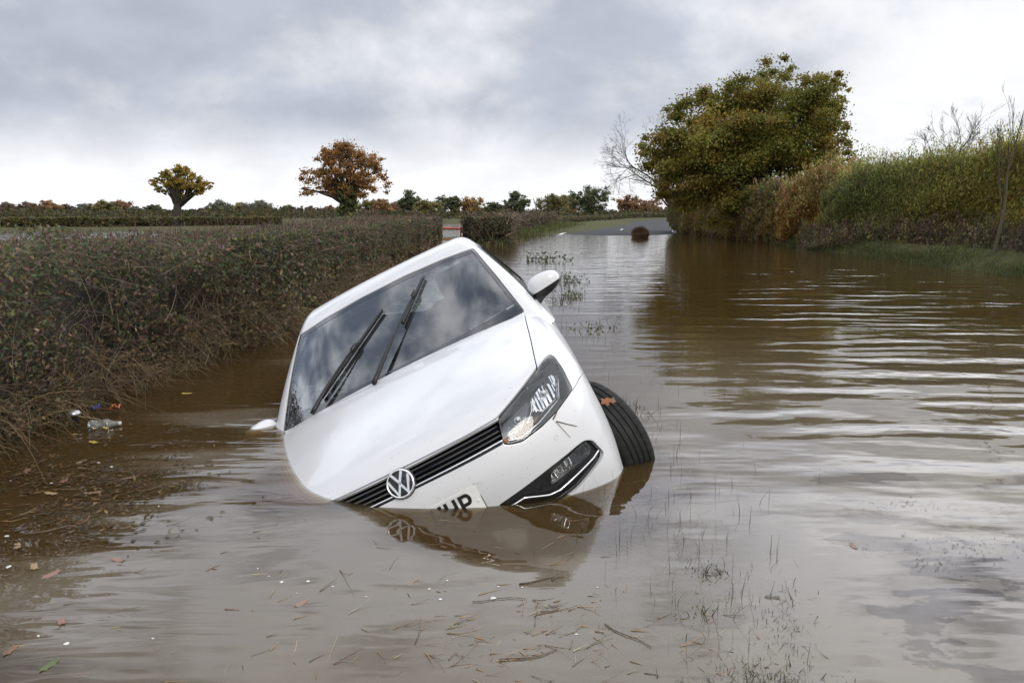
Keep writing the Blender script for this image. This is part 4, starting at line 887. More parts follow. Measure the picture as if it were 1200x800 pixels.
# ------------------------------------------------------------------ left hedge
def hedge(name, label, path, width, h, n, leaf, pal, cat='hedge', twn=0, jag=.06, group=None, core=True, twr=.003, twl=.3, pal_low=None, face=.6):
    """path: list of (x,y) ground points of the road-side face; the hedge lies to the left of the direction of travel"""
    path = np.array(path, float); sg = np.linalg.norm(np.diff(path, axis=0), axis=1); cs = np.concatenate([[0], np.cumsum(sg)]); Lh = cs[-1]
    root = empty(name, (path[0, 0], path[0, 1], 0), label=label, cat=cat, group=group); B = np.array([path[0, 0], path[0, 1], 0])
    def pos(s): return np.stack([np.interp(s, cs, path[:, 0]), np.interp(s, cs, path[:, 1])], -1)
    def nrm(s): e = pos(s + .05) - pos(s - .05); e /= np.linalg.norm(e, axis=-1)[..., None] + 1e-9; return np.stack([-e[..., 1], e[..., 0]], -1)
    def samp(m):
        s = RNG.uniform(0, Lh, m); hh = (h if not callable(h) else h(s)) * (1 + jag * vnoise(s * 3, s * 0, 1, 4) + jag * .8 * vnoise(s * 9, s * 0, 1, 5))
        isf = RNG.uniform(size=m) < face; ends = RNG.uniform(size=m) < .04
        dep = np.where(isf, RNG.exponential(.10, m) + .10 * vnoise(s * 2.3, RNG.uniform(0, .1, m), 1, 6), RNG.uniform(0, width, m)); z = np.where(isf, RNG.uniform(.0, 1, m) ** .85 * hh, hh - RNG.exponential(.09, m))
        dep = np.where(isf, dep + .16 * np.maximum(z / hh - .86, 0) ** 1 * 2 + .14 * (1 - z / hh) * (RNG.uniform(size=m) < .7), dep)
        s = np.where(ends, RNG.choice([0, Lh], m), s); dep = np.where(ends, RNG.uniform(0, width, m), dep)
        p = pos(s) + nrm(s) * np.clip(dep, -.25, width)[:, None]
        return np.concatenate([p, np.maximum(z, .0)[:, None] + np.maximum(height(p[:, 0], p[:, 1]), 0)[:, None] * (z / hh)[:, None]], 1), z / hh
    C, f = samp(n); hol = (vnoise(C[:, 0] * 1.5 + C[:, 1] * 2.6, C[:, 2] * 5.5, 1, 14) + .35 * vnoise(C[:, 1] * 7, C[:, 2] * 11, 1, 15) + RNG.normal(0, .10, n) > -.38 + .24 * (f < .55)); C = C[hol]; f = f[hol]; n = len(C); D = np.hypot(C[:, 0], C[:, 1]); cols = pick(pal, n)
    if pal_low is not None:
        lowc = pick(pal_low, n); pr = np.clip(1.0 - f * 1.5, .06, .85); cols = np.where((RNG.uniform(size=n) < pr)[:, None], lowc, cols)
    patch = np.exp(.28 * vnoise(C[:, 0] * 3 + C[:, 1] * 1.3, C[:, 2] * 5, 1, 12)); cols = np.clip(cols * patch[:, None] * 2.05, .002, .5)
    lf = leaf(D) if callable(leaf) else leaf
    link('foliage', leaf_mesh('foliage', C - B, lf * RNG.uniform(.6, 1.4, n), cols, .5), M['leaf'], root)
    if twn:
        C, f = samp(twn); s_ = rdir(twn) * .7; s_[:, 2] = np.abs(s_[:, 2]) + .5; s_[:, :2] -= .35 * nrm(RNG.uniform(0, Lh, twn)); s_ /= np.linalg.norm(s_, axis=1)[:, None]
        hi_ = f > .72; s_[hi_, 2] *= .25; s_ /= np.linalg.norm(s_, axis=1)[:, None]; D = np.hypot(C[:, 0], C[:, 1]); tw = [(3, (.15, .115, .08)), (3, (.09, .066, .05)), (2, (.24, .19, .13)), (2, (.13, .085, .07))]
        link('twigs', twig_mesh('twigs', C - B - s_ * twl * .45, s_, twl * RNG.uniform(.4, 1.3, twn), np.clip(twr * (D / 6) ** .6, .0012, .02) * RNG.uniform(.6, 1.5, twn), pick(tw, twn), .3, 4, 3, .15), M['twig'], root)
    if core:  # solid core added to close the view through the hedge
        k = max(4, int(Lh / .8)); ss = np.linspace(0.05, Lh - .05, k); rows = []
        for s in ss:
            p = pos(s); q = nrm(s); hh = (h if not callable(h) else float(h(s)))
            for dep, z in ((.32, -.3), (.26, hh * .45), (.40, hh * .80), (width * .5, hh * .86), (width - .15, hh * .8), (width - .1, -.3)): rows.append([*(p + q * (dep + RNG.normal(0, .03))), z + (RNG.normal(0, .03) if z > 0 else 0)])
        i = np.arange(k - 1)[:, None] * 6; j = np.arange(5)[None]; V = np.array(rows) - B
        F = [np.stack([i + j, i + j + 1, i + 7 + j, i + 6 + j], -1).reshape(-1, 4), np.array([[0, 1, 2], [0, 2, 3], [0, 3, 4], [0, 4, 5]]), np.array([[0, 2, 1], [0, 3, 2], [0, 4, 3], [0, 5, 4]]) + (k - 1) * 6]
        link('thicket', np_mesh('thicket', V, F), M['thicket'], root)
    return root
M['thicket'] = simple('dark_core', (.022, .018, .012), .95, var=.5, vscale=9, bump=.05, bscale=14)  # dark tone of the added cores stands in for the low-lit inside
HED = [(6, (.034, .046, .020)), (3, (.050, .038, .030)), (3, (.068, .044, .042)), (3, (.058, .062, .022)), (2, (.095, .062, .035)), (3, (.026, .038, .018))]
LOWP = [(3, (.085, .058, .030)), (2, (.12, .085, .045)), (2, (.045, .032, .02)), (1, (.03, .035, .015))]
def lpx(*pts): return [tuple(ground(*p)[:2]) for p in pts]
near = lpx((-330, 760), (-150, 600), (0, 528), (180, 447), (340, 393), (430, 340)) + [(-2.45, 16), (-2.5, 22), (-2.5, 27.6)]
# leaves are sampled evenly along the hedge, so the near and far halves are built with their own density
kk = 5
hedge('hedge', 'long dark trimmed hedge along the left side of the water', near, 1.05, .94, 210000, lambda D: np.clip(.0042 + .0022 * D, .009, .07), HED, twn=13000, twl=.30, twr=.0017, pal_low=LOWP, jag=.04)
# bleached shoots standing out of the trimmed top
hg = bpy.data.objects['hedge']; n = 2600; yy = 2.2 + 24.5 * RNG.uniform(0, 1, n) ** 1.5; xx = np.interp(yy, [p[1] for p in near], [p[0] for p in near]) - RNG.uniform(.05, 1.0, n); D = np.hypot(xx, yy)
st = np.stack([xx, yy, np.full(n, .90) + RNG.normal(0, .035, n)], 1) - np.array(hg.location); dr = np.stack([RNG.normal(0, .22, n), RNG.normal(0, .22, n), np.ones(n)], 1)
link('shoots', twig_mesh('shoots', st, dr, RNG.uniform(.05, .13, n), np.clip(.0008 + .00028 * D, .0013, .009), pick([(3, (.11, .070, .062)), (3, (.08, .048, .046)), (1, (.17, .12, .09))], n), .15), M['twig'], hg)
# dead grass hanging along its foot
n = 4600; t = RNG.uniform(0, 1, n) ** 1.1; yy = 2.9 + t * 11; xx = np.interp(yy, [p[1] for p in near], [p[0] for p in near]) + RNG.normal(-.10, .10, n)
cl = np.clip(.5 + .9 * vnoise(yy * 2.2, yy * 0, 1, 21), .05, 1.2); zz = RNG.uniform(.0, .62, n) * cl
st = np.stack([xx, yy, zz], 1) - np.array(hg.location); dr = np.stack([RNG.normal(.35, .6, n), RNG.normal(-.1, .8, n), RNG.normal(.25, .6, n)], 1); dr /= np.linalg.norm(dr, axis=1)[:, None]
link('dead_grass', twig_mesh('dead_grass', st, dr, RNG.uniform(.12, .42, n), RNG.uniform(.0010, .0022, n), pick([(3, (.14, .095, .048)), (3, (.10, .066, .034)), (2, (.22, .165, .09)), (2, (.06, .05, .025))], n), .35, 5, 3, .75), M['twig'], hg)
h2 = lpx((552, 283), (580, 286.5), (600, 281)); 
hedge('hedge', 'short brown hedge just right of the red field gate', [tuple(far(553, 249, 28)[:2]), tuple(far(598, 249, 28.8)[:2]), tuple(far(607, 249, 41)[:2])], .9, .98, 22000, .05, HED, twn=1500, twl=.5, twr=.005, group=None)
hedge('hedge', 'low brown hedge between the short hedge and the grass verge', [tuple(far(604, 249, 41)[:2]), tuple(far(640, 249, 52)[:2]), tuple(far(652, 249, 60)[:2])], 1.8, 1.0, 16000, .07, BRWN + HED, twn=900, twl=.6, twr=.007)
hedge('field_hedge', 'olive hedge running across the field under the small yellow oak', [tuple(far(-90, 249, 50)[:2]), tuple(far(120, 249, 54)[:2]), tuple(far(330, 249, 62)[:2])], 1.5, lambda s: .62 + 0 * s, 26000, .10, OLIV + DKGR + BRWN, jag=.12, face=.7)
hedge('field_hedge', 'dark hedge behind the far bend of the road', [tuple(far(652, 249, 66)[:2]), tuple(far(690, 249, 84)[:2]), tuple(far(735, 249, 100)[:2]), tuple(far(810, 249, 118)[:2])], 2., lambda s: .62 + 0 * s, 12000, .12, BRWN + DKGR, jag=.08, face=.7)
# ------------------------------------------------------------------ right bank: tall hedge and shrubs
def bank(name, label, spans, n, leaf, pal, cat, depth, aspect=.3, twn=0, pal_low=None, vert=.5, core=True, shoots=0, rough=.055):
    """spans: (px, top_py, d) along the front of the bush; a volume of leaves from the ground to that height"""
    sp = np.array(spans, float); PX, TP, DD = sp.T
    m = n; u = RNG.uniform(0, 1, m); px = np.interp(u, np.linspace(0, 1, len(PX)), PX); d0 = np.interp(px, PX, DD)
    X0 = (px - 600) / 900 * d0; top = CAMZ + (249 - np.interp(px, PX, TP)) / 900 * d0
    bx = float(np.mean((PX - 600) / 900 * DD)); by = float(np.mean(DD)); B = np.array([bx, by, float(height(bx, by))])
    root = empty(name, B, label=label, cat=cat)
    lump = vnoise(X0 * 1.6 + d0 * 1.1, d0 * .7, 1, 31) * .17 + vnoise(X0 * 5, d0 * 5, 1, 32) * .06
    zt = top * (1 + lump * 1.2 + RNG.normal(0, rough, m)); f = RNG.uniform(0, 1, m) ** .8; onf = RNG.uniform(size=m) < .72
    bulge = np.sin(np.clip(f, 0, 1) * np.pi * .55 + .35)
    dep = np.where(onf, RNG.exponential(.22, m) + (1 - bulge) * .9 + .35 * vnoise(X0 * 1.5, f * 5 + d0, 1, 33), RNG.uniform(0, depth, m)); f = np.where(onf, f, 1.03 - RNG.exponential(.09, m)); dep = dep + .55 * vnoise(X0 * .9 + d0 * .5, f * 1.3, 1, 38) + .25 * vnoise(X0 * 4, f * 14 + d0 * 3, 1, 37)
    z0 = height(X0, d0); x = X0 + dep * .78; y = d0 + dep * .62; z = z0 + np.clip(f, 0, 1.06) * (zt - z0)
    C = np.stack([x, y, z], 1); cols = 3.1 * pick(pal, m) * np.exp(.30 * vnoise(x * 2 + y * 1.5, z * 3, 1, 34) + .18 * vnoise(x * 6, z * 6 + y * 4, 1, 35))[:, None]
    if pal_low is not None: cols = np.where((RNG.uniform(size=m) < np.clip(.75 - f * 3.4, 0, .75))[:, None], 1.7 * pick(pal_low, m), cols)
    hue = vnoise(x * 1.1 + y * .6, z * 1.2, 1, 51)[:, None]; cols = cols * np.clip(1 + hue * np.array([.30, .06, -.2]), .4, 1.7)
    ax = rdir(m); ax[:, 2] = np.abs(ax[:, 2]) + vert; ax /= np.linalg.norm(ax, axis=1)[:, None]
    lsz = leaf * RNG.uniform(.6, 1.4, m)
    if shoots:     # long leafy shoots standing out of the top and the face
        k = RNG.choice(m, shoots, p=(lambda q: q / q.sum())(np.clip(f, 0, 1) ** 3 + .04)); s0 = C[k]; ln = RNG.uniform(.2, .6, shoots); dv = np.stack([RNG.normal(-.12, .22, shoots), RNG.normal(-.12, .22, shoots), np.ones(shoots)], 1)
        link('shoots', twig_mesh('shoots', s0 - B, dv, ln, .005, pick([(2, (.10, .085, .05)), (2, (.12, .10, .045))], shoots), .12), M['twig'], root)
        q = 16; t = RNG.uniform(.1, 1, (shoots, q)); pp = s0[:, None] + dv[:, None] * (ln[:, None] * t)[:, :, None] + RNG.normal(0, .035, (shoots, q, 3))
        C = np.concatenate([C, pp.reshape(-1, 3)]); cols = np.concatenate([cols, np.repeat(cols[k], q, 0) * np.exp(RNG.normal(0, .2, (shoots * q, 1)))]); a2 = rdir(shoots * q); a2[:, 2] = np.abs(a2[:, 2]) + .9; a2 /= np.linalg.norm(a2, axis=1)[:, None]
        ax = np.concatenate([ax, a2]); lsz = np.concatenate([lsz, leaf * .85 * RNG.uniform(.6, 1.3, shoots * q)])
    link('foliage', leaf_mesh('foliage', C - B, lsz, np.clip(cols, .003, .5), aspect, ax), M['leaf'], root)
    if twn:
        k = RNG.choice(m, twn); s = C[k] - B; dr = np.stack([RNG.normal(0, .6, twn), RNG.normal(0, .6, twn), np.ones(twn)], 1)
        link('twigs', twig_mesh('twigs', s, dr, RNG.uniform(.2, .6, twn), RNG.uniform(.003, .007, twn), pick([(2, (.10, .085, .05)), (2, (.07, .055, .04))], twn), .2), M['twig'], root)
    if core:  # same added dark core behind the leaves
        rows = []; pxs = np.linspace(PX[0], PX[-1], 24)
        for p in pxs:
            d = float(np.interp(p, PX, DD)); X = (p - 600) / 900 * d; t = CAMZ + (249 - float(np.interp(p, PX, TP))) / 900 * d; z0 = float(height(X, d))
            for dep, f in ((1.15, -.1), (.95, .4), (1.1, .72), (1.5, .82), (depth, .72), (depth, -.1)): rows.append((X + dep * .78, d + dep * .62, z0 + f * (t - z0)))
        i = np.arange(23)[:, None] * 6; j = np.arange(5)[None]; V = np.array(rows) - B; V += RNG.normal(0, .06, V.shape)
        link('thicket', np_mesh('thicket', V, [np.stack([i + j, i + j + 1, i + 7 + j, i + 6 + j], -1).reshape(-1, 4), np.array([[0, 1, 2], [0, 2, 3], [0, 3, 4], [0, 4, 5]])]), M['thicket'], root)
    return root
WILL = [(4, (.094, .090, .020)), (4, (.078, .080, .020)), (3, (.118, .098, .024)), (1, (.12, .080, .03)), (2, (.055, .058, .018))]
BRAM = [(3, (.055, .038, .030)), (2, (.075, .050, .040)), (2, (.045, .045, .022)), (1, (.11, .075, .05))]
bank('tall_hedge', 'tall yellow green hedge with narrow leaves on the right bank', [(955, 232, 24.5), (985, 212, 23), (1020, 205, 21.5), (1060, 186, 19.8), (1110, 178, 18.3), (1150, 172, 17), (1200, 170, 15.7), (1300, 162, 13.6), (1420, 150, 11.9)], 140000, .044, WILL, 'hedge', 3.2, .34, 1500, BRAM, shoots=1000)
bank('rust_shrub', 'orange brown shrub between the big oak and the green hedge', [(905, 238, 27.5), (930, 212, 26.5), (950, 198, 25.8), (972, 210, 24.8), (990, 225, 23.8)], 16000, .060, [(3, (.15, .080, .03)), (2, (.11, .075, .025)), (3, (.11, .095, .025)), (1, (.09, .06, .03))], 'shrub', 2.4, .4, 0, BRAM, shoots=500)
bank('brown_thicket', 'dark brown thicket under the big oak along the right bank', [(778, 228, 46), (800, 220, 42), (830, 228, 37.5), (870, 232, 31.5), (905, 230, 28.5), (925, 236, 27.3)], 36000, .075, [(3, (.090, .068, .020)), (2, (.075, .052, .030)), (3, (.075, .072, .020)), (2, (.12, .070, .035))], 'thicket', 3., .45, 1800, BRAM, shoots=700)
bank('bramble_patch', 'low purplish bramble along the foot of the tall green hedge', [(930, 277, 25.2), (985, 279, 22.2), (1040, 281, 20.0), (1110, 284, 17.5), (1200, 284, 15.1), (1300, 290, 12.9)], 18000, .034, BRAM + [(3, (.075, .075, .022))], 'bramble', 1.1, .6, 900, None, core=False, rough=.30, shoots=900)
# grass and rushes on the verges
def blades(name, P, length, width, cols, lean=.3, k=3, label=None, flat=False, parent=None):
    n = len(P); az = RNG.uniform(0, 2 * np.pi, n); lz = np.abs(RNG.normal(0, lean, n)); length = np.broadcast_to(length, (n,)); width = np.broadcast_to(width, (n,))
    hd = np.stack([np.cos(az), np.sin(az), 0 * az], 1); sd_ = np.stack([-np.sin(az), np.cos(az), 0 * az], 1); V = []
    for t in np.linspace(0, 1, k):
        if flat: c = P + hd * (length * t)[:, None] + sd_ * (length * .12 * np.sin(t * 2.5))[:, None]
        else: c = P + hd * (length * lz * t * t)[:, None] + np.array([0, 0, 1.]) * (length * t * (1 - .25 * lz * t))[:, None]
        w = (width * (1 - .85 * t))[:, None]; V += [c - sd_ * w, c + sd_ * w]
    V = np.stack(V, 1).reshape(-1, 3); b = (np.arange(n) * 2 * k)[:, None]; j = np.arange(k - 1)[None] * 2
    F = np.stack([b + j, b + j + 1, b + j + 3, b + j + 2], -1).reshape(-1, 4)
    return link(name, np_mesh(name, V, F, smooth=False, cols=np.repeat(cols, 2 * k, 0)), M['leaf'], parent, label=label, kind='stuff')
GR_ = [(4, (.100, .135, .030)), (3, (.075, .11, .026)), (2, (.12, .12, .04)), (1, (.16, .125, .06))]
n = 52000; yy = 9 + 60 * RNG.uniform(0, 1, n) ** 1.5; off = RNG.normal(.22, .22, n); xx = xr(yy) + off; z = height(xx, yy)
D = np.hypot(xx, yy); ok = (z > -.10) & (vnoise(xx * 2.5, yy * 1.6, 1, 61) + RNG.normal(0, .25, n) > -.05); P = np.stack([xx, yy, np.maximum(z, -.05)], 1)[ok]; D = D[ok]
blades('verge_grass', P, RNG.uniform(.05, .17, len(P)), .0016 + .0003 * D, pick(GR_ + [(2, (.12, .095, .05)), (2, (.11, .14, .09))], len(P)), .9, label='strip of grass along the right edge of the water')
n = 16000; yy = 26 + 36 * RNG.uniform(0, 1, n); xx = xl(yy) + np.abs(RNG.normal(0, .8, n)) + .1; z = height(xx, yy); P = np.stack([xx, yy, np.clip(z, -.05, 1)], 1)
blades('verge_grass', P, RNG.uniform(.10, .35, n) * (1 - .5 * (z < -.2)), .014, pick(GR_ + BRWN, n), .5, label='tufts of grass along the left edge of the far road')
# ------------------------------------------------------------------ gate, straw clump, litter and drift
M['wood_red'] = simple('red_painted_metal', (.30, .060, .035), .5, var=.3, vscale=6)
M['post'] = simple('weathered_post', (.055, .032, .028), .85, var=.4, vscale=12, bump=.004, bscale=40)
gx0 = far(541, 249, 29.5); gx1 = far(478, 249, 30.5); gt_ = empty('field_gate', (gx0[0], gx0[1], 0), label='red barred metal gate half under water in the gap between the hedges', cat='gate')
a = np.array([0, 0, 0.]); b = np.array([gx1[0] - gx0[0], gx1[1] - gx0[1], 0])
for z in (.10, .53): tube_obj('rail', [(np.array([a + [0, 0, z], b + [0, 0, z]]), .028 if z < .5 else .05)], M['wood_red'], gt_)
for t in (.02, .98): c = a + (b - a) * t; tube_obj('stile', [(np.array([c + [0, 0, -.2], c + [0, 0, .62]]), .03)], M['wood_red'], gt_)
for px, lab, d in ((545, 'dark square wooden post at the open end of the red gate', 29.0),):
    p = far(px, 249, d); po = empty('gate_post', (p[0], p[1], 0), label=lab, cat='post')
    rbox('shaft', (.20, .20, 1.3), (0, 0, .05), M['post'], po, .015); rbox('post_cap', (.215, .215, .05), (0, 0, .715), M['post'], po, .02)
# clump of matted straw
bp_ = ground(750, 278.5); sc = empty('straw_clump', (bp_[0], bp_[1], 0), label='rounded brown clump of matted straw sitting in the water near the far road', cat='straw clump')
bm = bmesh.new(); bmesh.ops.create_icosphere(bm, subdivisions=5, radius=1)
for v in bm.verts:
    c = np.array(v.co); k = 1 + .10 * 3.4 * float(vnoise(c[0] * 2.4, c[1] * 3 + c[2] * 2, 1, 41)) + .05 * float(vnoise(c[0] * 9, c[2] * 9, 1, 42)); v.co = Vector((c[0] * .35 * k, c[1] * .30 * k, (c[2] * .29 * k) + .15))
bm_obj('mat_core', bm, simple('matted_straw', (.17, .09, .042), .95, var=.5, vscale=14, bump=.03, bscale=30), sc)
n = 5200; u = rdir(n); P = u * np.array([.35, .30, .29]) * RNG.uniform(.94, 1.06, (n, 1)) + [0, 0, .15]; t = np.cross(u, rdir(n)); t /= np.linalg.norm(t, axis=1)[:, None]
topc = u[:, 2] > .25; cs_ = np.where(topc[:, None], pick([(3, (.12, .075, .042)), (1, (.17, .105, .055))], n), pick([(3, (.30, .175, .085)), (2, (.20, .115, .055)), (1, (.38, .26, .14))], n))
link('straw', twig_mesh('straw', P, t + u * .25, RNG.uniform(.05, .15, n), .004, cs_, .35), M['twig'], sc)
# litter caught in the foot of the left hedge
lp = ground(88, 497); so_ = empty('stake_light', (lp[0], lp[1], 0), label='small domed silver cap on a thin dark stake at the foot of the left hedge', cat='garden light')
V, F = lathe([(.0001, .083), (.012, .082), (.024, .077), (.033, .068), (.0365, .058), (.034, .055), (.02, .054), (.0001, .054)], 36); link('cap', np_mesh('cap', V, F), M['silver'], so_)
V, F = lathe([(.020, .054), (.020, .02), (.016, .012), (.0001, .012)], 24); link('lamp_body', np_mesh('lamp_body', V, F), M['black'], so_)
V, F = lathe([(.007, .012), (.006, -.2)], 12); link('stake', np_mesh('stake', V, F), M['black'], so_)
M['pet'] = glass('clear_plastic', (.85, .88, .88), 1.5, .22, (.55, .56, .54))
M['cap_blue'] = simple('blue_plastic', (.02, .035, .22), .35); M['wrap_orange'] = simple('orange_wrapper', (.42, .13, .05), .4, var=.4, vscale=40)
lp = ground(122, 500); bo = empty('plastic_bottle', (lp[0], lp[1], .014), rz=.25, label='crumpled clear plastic bottle lying in the water by the silver capped stake', cat='bottle')
prof = [(.0001, -.095), (.022, -.095), (.031, -.088)] + [(.031 + .0022 * math.sin(t * 9), -.085 + t * .11) for t in np.linspace(0, 1, 26)] + [(.028, .035), (.020, .062), (.012, .078), (.0115, .092), (.0001, .092)]
V, F = lathe(prof, 28, 'x'); V = V + .004 * np.sin(V[:, [1]] * 160 + V[:, [0]] * 90); link('bottle_body', np_mesh('bottle_body', V, F), M['pet'], bo)
V, F = lathe([(.0001, .108), (.0135, .107), (.0138, .090), (.0001, .090)], 20, 'x'); link('bottle_cap', np_mesh('bottle_cap', V, F), simple('pale_cap', (.5, .5, .48), .4), bo); bo.scale = (.8, .8, .8)
def crumple(name, px, py, size, m, label, cat, z=.012):
    lp = ground(px, py); bm = bmesh.new(); bmesh.ops.create_grid(bm, x_segments=12, y_segments=9, size=1)
    for v in bm.verts:
        x, y = v.co.x, v.co.y; v.co = Vector((x * size, y * size * .7, size * (.45 * math.sin(x * 3 + y * 2) * math.cos(y * 4) + .25 * math.sin(x * 9 + 1) + .2 * x * x)))
    bmesh.ops.solidify(bm, geom=bm.faces[:], thickness=.0012)
    o = bm_obj(name, bm, m, None, label=label, cat=cat); o.location = (lp[0], lp[1], z + size * .3); o.rotation_euler = (.3, -.2, RNG.uniform(0, 6)); return o
crumple('wrapper', 113, 484, .022, M['cap_blue'], 'scrap of shiny blue wrapper above the plastic bottle', 'wrapper', .03)
crumple('wrapper', 136, 484, .026, M['wrap_orange'], 'crumpled orange wrapper behind the end of the plastic bottle', 'wrapper', .03)
crumple('dead_leaf', 35, 472, .045, simple('tan_leaf', (.22, .15, .08), .7, var=.3), 'large tan dead leaf caught low in the left hedge', 'leaf', .24)
# lobed leaves
def leaf_shape(name, size, mt, maple=False):
    k = 60; pts = []
    for i in range(k):
        a = 2 * math.pi * i / k
        r = (.56 + .42 * (1 - abs(math.asin(math.sin(2.5 * a))) / 1.5708) ** 1.1 * (1.1 - .25 * abs(math.sin(a * .5))) + .07 * math.sin(17 * a)) if maple else (.42 + .58 * abs(math.cos(a)) ** 1.3) * (1 + .16 * math.cos(9 * a))
        pts.append((r * math.cos(a), r * math.sin(a) * (.95 if maple else .75)))
    V = [(0, 0, .03)] + [(x * .5, y * .5, .05 * x) for x, y in pts] + [(x, y, .10 * x * x - .08 * y * y * 2 + .04 * math.sin(x * 5)) for x, y in pts]
    V = np.array(V) * size; i = np.arange(k); F = [np.stack([np.zeros(k, int), 1 + i, 1 + (i + 1) % k], 1), np.stack([1 + i, 1 + k + i, 1 + k + (i + 1) % k, 1 + (i + 1) % k], 1)]
    me = np_mesh(name, V, F); me.materials.append(mt); return me
LM = {k: simple('leaf_' + k, c, .45, var=.35, vscale=50) for k, c in dict(brown=(.155, .085, .048), tan=(.26, .18, .10), pink=(.22, .125, .095), dark=(.06, .045, .03), green=(.085, .11, .035), yellow=(.34, .26, .05), orange=(.24, .085, .03), grey=(.22, .22, .20)).items()}
LS = {k: leaf_shape('floating_leaf', 1., m) for k, m in LM.items()}
LABL = {'brown': 'brown dead leaf floating flat on the muddy water in front', 'tan': 'pale tan dead leaf floating on the muddy water', 'pink': 'pinkish brown dead leaf lying on the muddy water', 'dark': 'small dark rotten leaf floating on the muddy water', 'grey': 'small pale grey leaf scrap floating on the muddy water'}
def fleaf(px, py, kind, s, label=None, group=None):
    p = ground(px, py); o = bpy.data.objects.new('floating_leaf', LS[kind]); COL.objects.link(o); o.location = (p[0], p[1], -.0012 if s < .03 else .0015); s = s * .72; o.scale = (s, s, s * .6); o.rotation_euler = (RNG.normal(0, .05), RNG.normal(0, .05), RNG.uniform(0, 6.28))
    setp(o, label or LABL[kind], 'leaf', group or kind + ' leaves on the water'); return o
for px, py, k, s in [(138, 656, 'pink', .036), (60, 673, 'pink', .040), (306, 628, 'pink', .022), (283, 657, 'pink', .022), (353, 707, 'pink', .030), (72, 728, 'pink', .034), (12, 762, 'brown', .034), (185, 758, 'brown', .024), (95, 790, 'brown', .028), (430, 621, 'pink', .018), (425, 738, 'brown', .024), (520, 640, 'pink', .020), (580, 651, 'pink', .018), (693, 717, 'brown', .022), (698, 740, 'tan', .028), (560, 735, 'brown', .022), (300, 655, 'pink', .02), (40, 664, 'tan', .036), (255, 668, 'tan', .016), (212, 645, 'dark', .018), (120, 720, 'dark', .02), (158, 750, 'dark', .022), (390, 625, 'dark', .022), (30, 553, 'brown', .045), (75, 563, 'brown', .05), (110, 577, 'brown', .05), (60, 578, 'tan', .04), (150, 560, 'brown', .04), (95, 541, 'tan', .04), (25, 620, 'dark', .035), (20, 640, 'tan', .035), (245, 545, 'dark', .03), (180, 523, 'dark', .035), (840, 672, 'dark', .035), (828, 671, 'dark', .028), (1000, 640, 'brown', .03), (905, 700, 'dark', .03)]:
    fleaf(px, py, k, s)
for px, py, k, s, lab in [(318, 711, 'green', .024, 'bright green leaf floating left of the number plate reflection'), (57, 780, 'green', .035, 'sunken green leaf at the bottom left corner'), (150, 723, 'green', .022, 'olive green leaf between two straws at the lower left'), (110, 518, 'yellow', .045, 'yellow leaf floating beside the hedge foot below the plastic bottle'), (219, 461, 'yellow', .045, 'yellow green leaf floating alone off the left hedge'), (585, 752, 'yellow', .018, 'small yellow flower like leaf in the straw drift'), (333, 672, 'yellow', .017, 'pale yellow leaf above the green one at lower left')]: fleaf(px, py, k, s, lab, 'bright leaves on the water')
def on_car(x, z, off, f=f_body): P = on_front(x, z, f); n = grad(f, P)[0]; return CARPOSE @ Vector(P[0] + n * off), (CARPOSE.to_3x3() @ Vector(n))
def place_leaf(kind, loc, nrm, s, label, rz=0., cat='leaf'):
    o = bpy.data.objects.new('fallen_leaf', leaf_shape('fallen_leaf', 1., LM[kind], True)); COL.objects.link(o); o.location = loc; o.scale = (s,) * 3
    o.rotation_euler = (nrm.to_track_quat('Z', 'Y') @ Matrix.Rotation(rz, 3, 'Z').to_quaternion()).to_euler(); return setp(o, label, cat)
bpy.context.view_layer.update()
wl = WF.matrix_world; q_ = wl @ Vector((.01, -.303 * math.cos(rd(46)), .303 * math.sin(rd(46)))); c_ = wl @ Vector((.01, 0, 0))
place_leaf('orange', q_, (q_ - c_).normalized(), .031, 'orange maple leaf stuck on the tread of the exposed front tyre')
q2 = wl @ Vector((.035, -.304 * math.cos(rd(43)), .304 * math.sin(rd(43)))); place_leaf('brown', q2, (q2 - c_).normalized(), .022, 'small brown leaf beside the orange one on the tyre tread', 1.)
p_, n_ = on_car(.440, .640, .006); place_leaf('orange', p_, n_, .011, 'rusty scrap of leaf wedged where the headlight meets the grille')
# foam flecks
def fleck(px, py, s, lab='small white fleck of foam floating on the muddy water', grp='foam flecks on the water'):
    p = ground(px, py); o = bpy.data.objects.new('foam_fleck', FM); COL.objects.link(o); o.location = (p[0], p[1], .001); s *= .75; o.scale = (s, s * RNG.uniform(.5, 1), s * .4); o.rotation_euler = (0, 0, RNG.uniform(0, 6)); setp(o, lab, 'foam', grp)
bm = bmesh.new(); bmesh.ops.create_icosphere(bm, subdivisions=3, radius=1)
for v in bm.verts: c = v.co.copy(); v.co = c * (1 + .18 * math.sin(c.x * 5) * math.cos(c.y * 6)); v.co.z *= .6
FM = bpy.data.meshes.new('foam_fleck'); bm.to_mesh(FM); bm.free(); FM.materials.append(simple('foam', (.55, .55, .53), .5, var=.2)); [setattr(p, 'use_smooth', True) for p in FM.polygons]
for px, py, s in [(330, 682, .009), (361, 681, .008), (302, 666, .005), (578, 701, .012), (516, 702, .007), (503, 690, .006), (524, 680, .005), (429, 699, .005), (78, 754, .010), (115, 542, .012), (130, 547, .012), (12, 563, .011), (10, 664, .013), (8, 628, .011), (45, 745, .006), (179, 748, .005), (390, 687, .005), (700, 688, .005), (675, 743, .006), (348, 695, .004), (315, 675, .004), (95, 590, .008), (60, 566, .008), (584, 687, .006), (612, 688, .005), (186, 593, .006)]: fleck(px, py, s)
